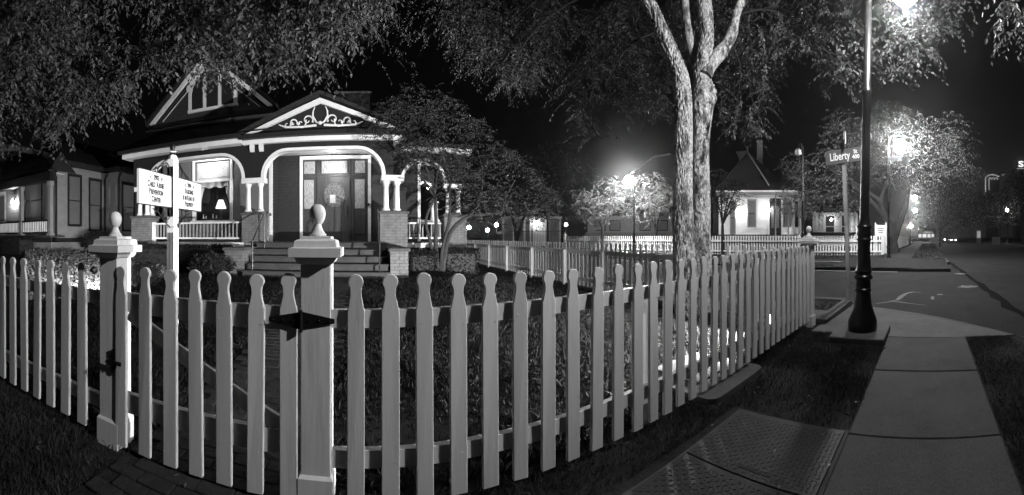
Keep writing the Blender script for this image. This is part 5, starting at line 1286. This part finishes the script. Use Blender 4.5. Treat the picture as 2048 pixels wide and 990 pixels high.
dn = q.build(MB().box(a, b, -.02, .02, c, d), 'door', M['dark'], FH)
q.build(MB().box(a+.15, a+.4, -.04, -.022, c+.5, d-.5).box(b-.4, b-.15, -.04, -.022, c+.5, d-.5), 'door_glass', M['shade'], dn)
q.build(MB().box(u(1441), u(1612), -1.2, 1.0, zb-.3, zb-.1), 'porch_floor', M['sidingl'], FH)
q.build(MB().box(u(1435), u(1590), -1.25, .9, ze, ze+.22).prism([(u(1590), -1.25), (u(1612), .2), (u(1612), 1.5), (u(1590), .9)], ze, ze+.22, 'z'), 'porch_eave', M['sidingl'], FH)
q.build(MB().box(u(1435), u(1592), -1.3, .9, ze+.222, ze+.36), 'gutter', M['sidingf'], FH)
for px in (1550, 1575, 1598): q.build(MB().box(u(px)-.05, u(px)+.05, -1.15 if px < 1590 else -.2, -1.05 if px < 1590 else -.1, zb-.1, ze), 'porch_post', M['sidingl'], FH)
ap = (u(1492), 3.0, z(286))
base = [(u(1432), -1.0, ze+.36), (u(1540), -1.0, ze+.36), (u(1600), 1.5, ze+.36), (u(1590), 7, ze+.36), (u(1425), 7, ze+.36)]
q.build(MB().add(base+[ap], [(0,1,5), (1,2,5), (2,3,5), (3,4,5), (4,0,5)]), 'roof', M['roof'], FH)
rg = MB().beam(ap, (u(1538), -1.0, z(374)), .1, .1).beam(ap, (u(1470), 2.4, z(292)), .1, .1).beam((ap[0], ap[1], ap[2]), (ap[0], ap[1], ap[2]+.45), .07, .07)
q.build(rg, 'ridge_cap', M['sidingl'], FH)
q.build(MB().prism([(u(1469), z(292)), (u(1493), z(290)), (u(1478), z(313))], 1.9, 2.5), 'gablet', M['roof'], FH)
q.build(MB().box(u(1513), u(1526), 4, 4.6, z(330), z(254)), 'chimney', M['brick'], FH)
q.build(MB().box(u(1437), u(1441), -.03, .1, zb, ze), 'corner_board', M['sidingf'], FH)
for px, py, s in ((1480, 425, 210), (1537, 420, 210)):
    q.build(MB().ico((u(px), -.25, z(py)), .11, 1), 'wall_lamp', emit('far_porch_glow', s), FH)
# tall dark house behind the lamp
q = Loc(1260, 38); u, z = q.u, q.z
DH = thing('dark_roofed_house', 'dark house behind the shrubs with pale ridge lines on its roof', 'house', tuple(q.c))
q.build(MB().box(u(1175), u(1345), 0, 10, .2, z(432)), 'wall', M['sidingl'], DH)
q.build(MB().add([(u(1165), -.4, z(432)), (u(1370), -.4, z(432)), (u(1312), 4, z(297)), (u(1420), 4, z(285)), (u(1400), -.4, z(432)), (u(1165), 9, z(432)), (u(1258), 4, z(340))], [(0,1,2,6), (1,4,3,2), (0,6,5)]), 'roof', M['roof'], DH)
q.build(MB().beam((u(1258), 3.9, z(338)), (u(1312), 3.9, z(296)), .12, .12).beam((u(1312), 3.9, z(296)), (u(1350), 3.9, z(290)), .12, .12).beam((u(1312), 3.9, z(296)), (u(1312), 3.9, z(288)), .1, .1), 'ridge_cap', M['sidingl'], DH)
for px in (1200, 1230, 1290, 1325):
    wn = q.build(MB().box(u(px)-.6, u(px)+.6, -.05, -.002, z(462), z(440)), 'window', M['dark'], DH); q.build(MB().box(u(px)-.5, u(px)+.5, -.07, -.051, z(460), z(442)), 'pane', M['shade'], wn)
q.build(MB().box(u(1170), u(1348), -.3, -.15, .1, z(465)), 'plinth', M['brick'], DH)
# low pale building
q = Loc(1060, 45); u, z = q.u, q.z
LBd = thing('low_building', 'low pale building with pilasters and a glaring wall light', 'building', tuple(q.c))
q.build(MB().box(u(1004), u(1122), 0, 6, .2, z(437)), 'wall', M['sidingl'], LBd)
q.build(MB().box(u(1002), u(1124), -.4, 6.2, z(437), z(433)), 'roof_slab', M['white'], LBd)
for px in (1006, 1027, 1049, 1061, 1092, 1120): q.build(MB().box(u(px)-.12, u(px)+.12, -.14, -.002, .2, z(437)), 'pilaster', M['white'], LBd)
q.build(MB().box(u(1066), u(1090), -.05, -.002, .2, z(443)), 'door', M['sidingf'], LBd)
for px in (1016, 1038, 1107): q.build(MB().box(u(px)-.4, u(px)+.4, -.05, -.002, z(472), z(444)), 'window', M['shade'], LBd)
q.build(MB().ico((u(1072), -.35, z(446)), .16, 1), 'wall_light', emit('wall_light_glow', 110), LBd)
fe = thing('iron_fence', 'thin black iron fence in front of the low pale building', 'fence', tuple(Loc(1060, 42).c))
q2 = Loc(1060, 42)
bm_ = MB()
for k in range(40): x = q2.u(1000)+k*(q2.u(1122)-q2.u(1000))/39; bm_.box(x-.02, x+.02, -.02, .02, .2, q2.z(460))
q2.build(bm_.box(q2.u(1000), q2.u(1122), -.02, .02, q2.z(463), q2.z(462)), 'bars', M['iron'], fe, kind='stuff')
sg = thing('small_sign', 'small pale sign plate by the low building corner', 'sign', tuple(W(998, 480, 36)))
q3 = Loc(998, 36); q3.build(MB().box(q3.u(994), q3.u(1003), -.02, .02, q3.z(468), q3.z(463)), 'plate', M['sidingf'], sg); q3.build(MB().box(q3.u(1004), q3.u(1004)+.08, 0, .08, .1, q3.z(455)), 'post', M['sidingl'], sg)
# porch house beyond the oak
q = Loc(1672, 44); u, z = q.u, q.z
GH = thing('porch_house', 'white porch house glowing behind the far fence, left of the lamp pole', 'house', tuple(q.c))
q.build(MB().box(u(1625), u(1715), 0, 6, .2, z(425)), 'wall', M['sidingf'], GH)
q.build(MB().add([(u(1618), -2.4, z(424)), (u(1722), -2.4, z(424)), (u(1722), 6, z(424)), (u(1618), 6, z(424)), (u(1670), 2, z(375))], [(0,1,4), (1,2,4), (2,3,4), (3,0,4)]), 'roof', M['roof'], GH)
q.build(MB().box(u(1628), u(1710), -2.2, -.02, z(468), z(465)), 'porch_floor', M['step'], GH)
for px in (1632, 1646, 1681, 1697, 1708): q.build(MB().box(u(px)-.1, u(px)+.1, -2.1, -1.9, z(465), z(425)), 'porch_post', M['white'], GH)
for px in (1660, 1692): q.build(MB().box(u(px)-.5, u(px)+.5, -.06, -.002, z(464), z(432)), 'window', M['dark'], GH)
q.build(MB().box(u(1630), u(1708), -2.1, -2.0, z(455), z(453)), 'porch_rail', M['white'], GH)
for px, py, s in ((1663, 440, 55), (1716, 456, 60)): q.build(MB().ico((u(px), -1.0, z(py)), .16, 1), 'porch_lamp', emit('far_porch_glow2', s), GH)
# sign board by the far lamp
q = Loc(1762, 23.6); u, z = q.u, q.z
sb = thing('yard_sign', 'small white yard sign on two posts beside the far lamp', 'sign', tuple(q.c))
q.build(MB().box(u(1752), u(1771), -.02, .02, z(472), z(450)), 'board', M['signw'], sb)
for px in (1751, 1772): q.build(MB().box(u(px)-.04, u(px)+.04, -.05, .05, .2, z(445)), 'post', M['signw'], sb)
q.build(MB().box(u(1755), u(1768), -.024, -.021, z(458), z(456)).box(u(1756), u(1767), -.024, -.021, z(462), z(460)).box(u(1757), u(1766), -.024, -.021, z(466), z(464)), 'faded_print', M['shade'], sb)

# ---- cars far down the street
def car(x, y, rz, label, head):
    t = thing('parked_car' if not head else 'car', label, 'car', (x, y, ROAD_Z), 'cars far down the street')
    def tr(mb, name, mt, par):
        o = mb.build(name, mt, par); o.data.transform(Matrix.Translation((x, y, ROAD_Z)) @ Matrix.Rotation(rz, 4, 'Z')); return o
    body = tr(MB().prism([(-2.2, .3), (2.2, .3), (2.25, .65), (1.9, .88), (1.0, .95), (.45, 1.42), (-1.1, 1.45), (-1.8, .98), (-2.2, .9)], -.88, .88), 'body', M['carb'], t)
    tr(MB().prism([(.95, .98), (.45, 1.38), (-1.05, 1.4), (-1.65, .99)], -.885, .885), 'window', M['glass'], t)
    for wx in (-1.35, 1.4):
        for wy in (-.8, .8): 
            mb = MB(); mb.tube([(wx, wy-.1, .32), (wx, wy+.1, .32)], .32, 14); tr(mb, 'wheel', M['iron'], t)
    for wy in (-.6, .6):
        tr(MB().box(2.2, 2.27, wy-.16, wy+.16, .58, .75), 'headlight', emit('headlight', 40) if head else M['glass'], t)
        tr(MB().box(-2.25, -2.19, wy-.16, wy+.16, .68, .82), 'tail_light', M['glass'], t)
p = W(1905, 474, 95); car(p.x, p.y, R(180)+.05, 'oncoming car with bright headlights far down the street', True)
p = W(1893, 474, 110); car(p.x, p.y, R(180), 'second oncoming car behind the first, headlights on', True)
p = W(1849, 476, 62); car(p.x, 1.6-2.8, 0, 'dark car parked by the far kerb beneath the street lamps', False)
# storefront glow at the street's end
q = Loc(1850, 190); u, z = q.u, q.z
SF = thing('storefront', 'lit shop front closing the view at the end of the street', 'building', tuple(q.c))
q.build(MB().box(u(1835), u(1872), 0, 8, 0, z(455)), 'wall', M['city'], SF)
for a, b in ((1837, 1843), (1845, 1853), (1855, 1861), (1863, 1868)): q.build(MB().box(u(a), u(b), -.1, -.01, z(475), z(468)), 'lit_window', emit('shop_glow', .9), SF)
q.build(MB().box(u(1846), u(1865), -.3, -.11, z(466), z(463)), 'lit_fascia', emit('shop_fascia', .3), SF)
# kiosk + utility bits across the street
q = Loc(1957, 58); u, z = q.u, q.z
kk = thing('street_kiosk', 'upright kiosk with pale poster panel across the street', 'kiosk', tuple(q.c))
q.build(MB().box(u(1953), u(1962), 0, .3, 0, z(459)), 'frame', M['iron'], kk); q.build(MB().box(u(1954), u(1961), -.03, -.002, z(476), z(462)), 'poster', emit('poster_light', .28), kk)
q = Loc(2000, 62); cb = thing('concrete_block', 'low concrete block under the dark street tree at right', 'block', tuple(q.c))
q.build(MB().bbox(q.u(1984), q.u(2001), 0, 1.2, 0, q.z(474), .05), 'block', M['concrete2'], cb)
# towers of the city, far off
q = Loc(1985, 620); u, z = q.u, q.z
tw = thing('lit_tower', 'distant city tower outlined with white lights', 'building', tuple(q.c))
q.build(MB().box(u(1972), u(1999), 0, 20, 0, z(352)), 'shaft', M['city'], tw)
mb = MB()
for px, py in [(1974+2.6*i, 353-3*math.sin(i*.37)-(i % 2)) for i in range(10)] + [(1971, y_) for y_ in range(356, 384, 3)] + [(1978, y_) for y_ in range(358, 382, 4)] + [(2006, 350)] + [(1980+3*i, 356+(i % 2)*2) for i in range(6)]: mb.ico((u(px), -1, z(py)), .75, 1)
q.build(mb, 'outline_lights', emit('tower_lights', 1.8), tw, kind='stuff')
q = Loc(2040, 520); u, z = q.u, q.z
tw = thing('sign_tower', 'distant office tower with glowing roof sign at the right edge', 'building', tuple(q.c))
q.build(MB().box(u(2032), u(2070), 0, 30, 0, z(322)), 'shaft', M['city'], tw); q.build(MB().box(u(2025), u(2032), 0, 30, 0, z(322)), 'pale_flank', mat('tower_flank', .3, .7), tw)
me = text_mesh('S', q.k*16, 1.5, .3); me.transform(q.m() @ Matrix.Translation((u(2042), -1.5, z(329))) @ Matrix.Rotation(R(90), 4, 'X')); me.materials.clear(); me.materials.append(emit('roof_sign', 2.0)); inst('roof_sign', me, tw)
q.build(MB().box(u(2033), u(2068), -1.2, -.2, z(338), z(336)), 'sign_strip', emit('sign_strip', .35), tw)

# ================================================================ HAZE VOLUME ADDED FOR LAMP BLOOM
hz_ = MB().box(-430, 760, -430, 430, -1.4, 170.0).build('haze', None)
hm = bpy.data.materials.new('bloom_haze'); hm.use_nodes = True
n_ = hm.node_tree; n_.nodes.clear(); vo = n_.nodes.new('ShaderNodeVolumePrincipled'); oo_ = n_.nodes.new('ShaderNodeOutputMaterial')
vo.inputs['Color'].default_value = (.9, .9, .9, 1); vo.inputs['Density'].default_value = 0.0010; vo.inputs['Anisotropy'].default_value = 0.95
n_.links.new(vo.outputs[0], oo_.inputs['Volume'])
hz_.data.materials.clear(); hz_.data.materials.append(hm); hz_['kind'] = 'stuff'; hz_['label'] = 'thin haze added to give the street lamps their bloom'; hz_['category'] = 'haze'
S.cycles.volume_bounces = 0
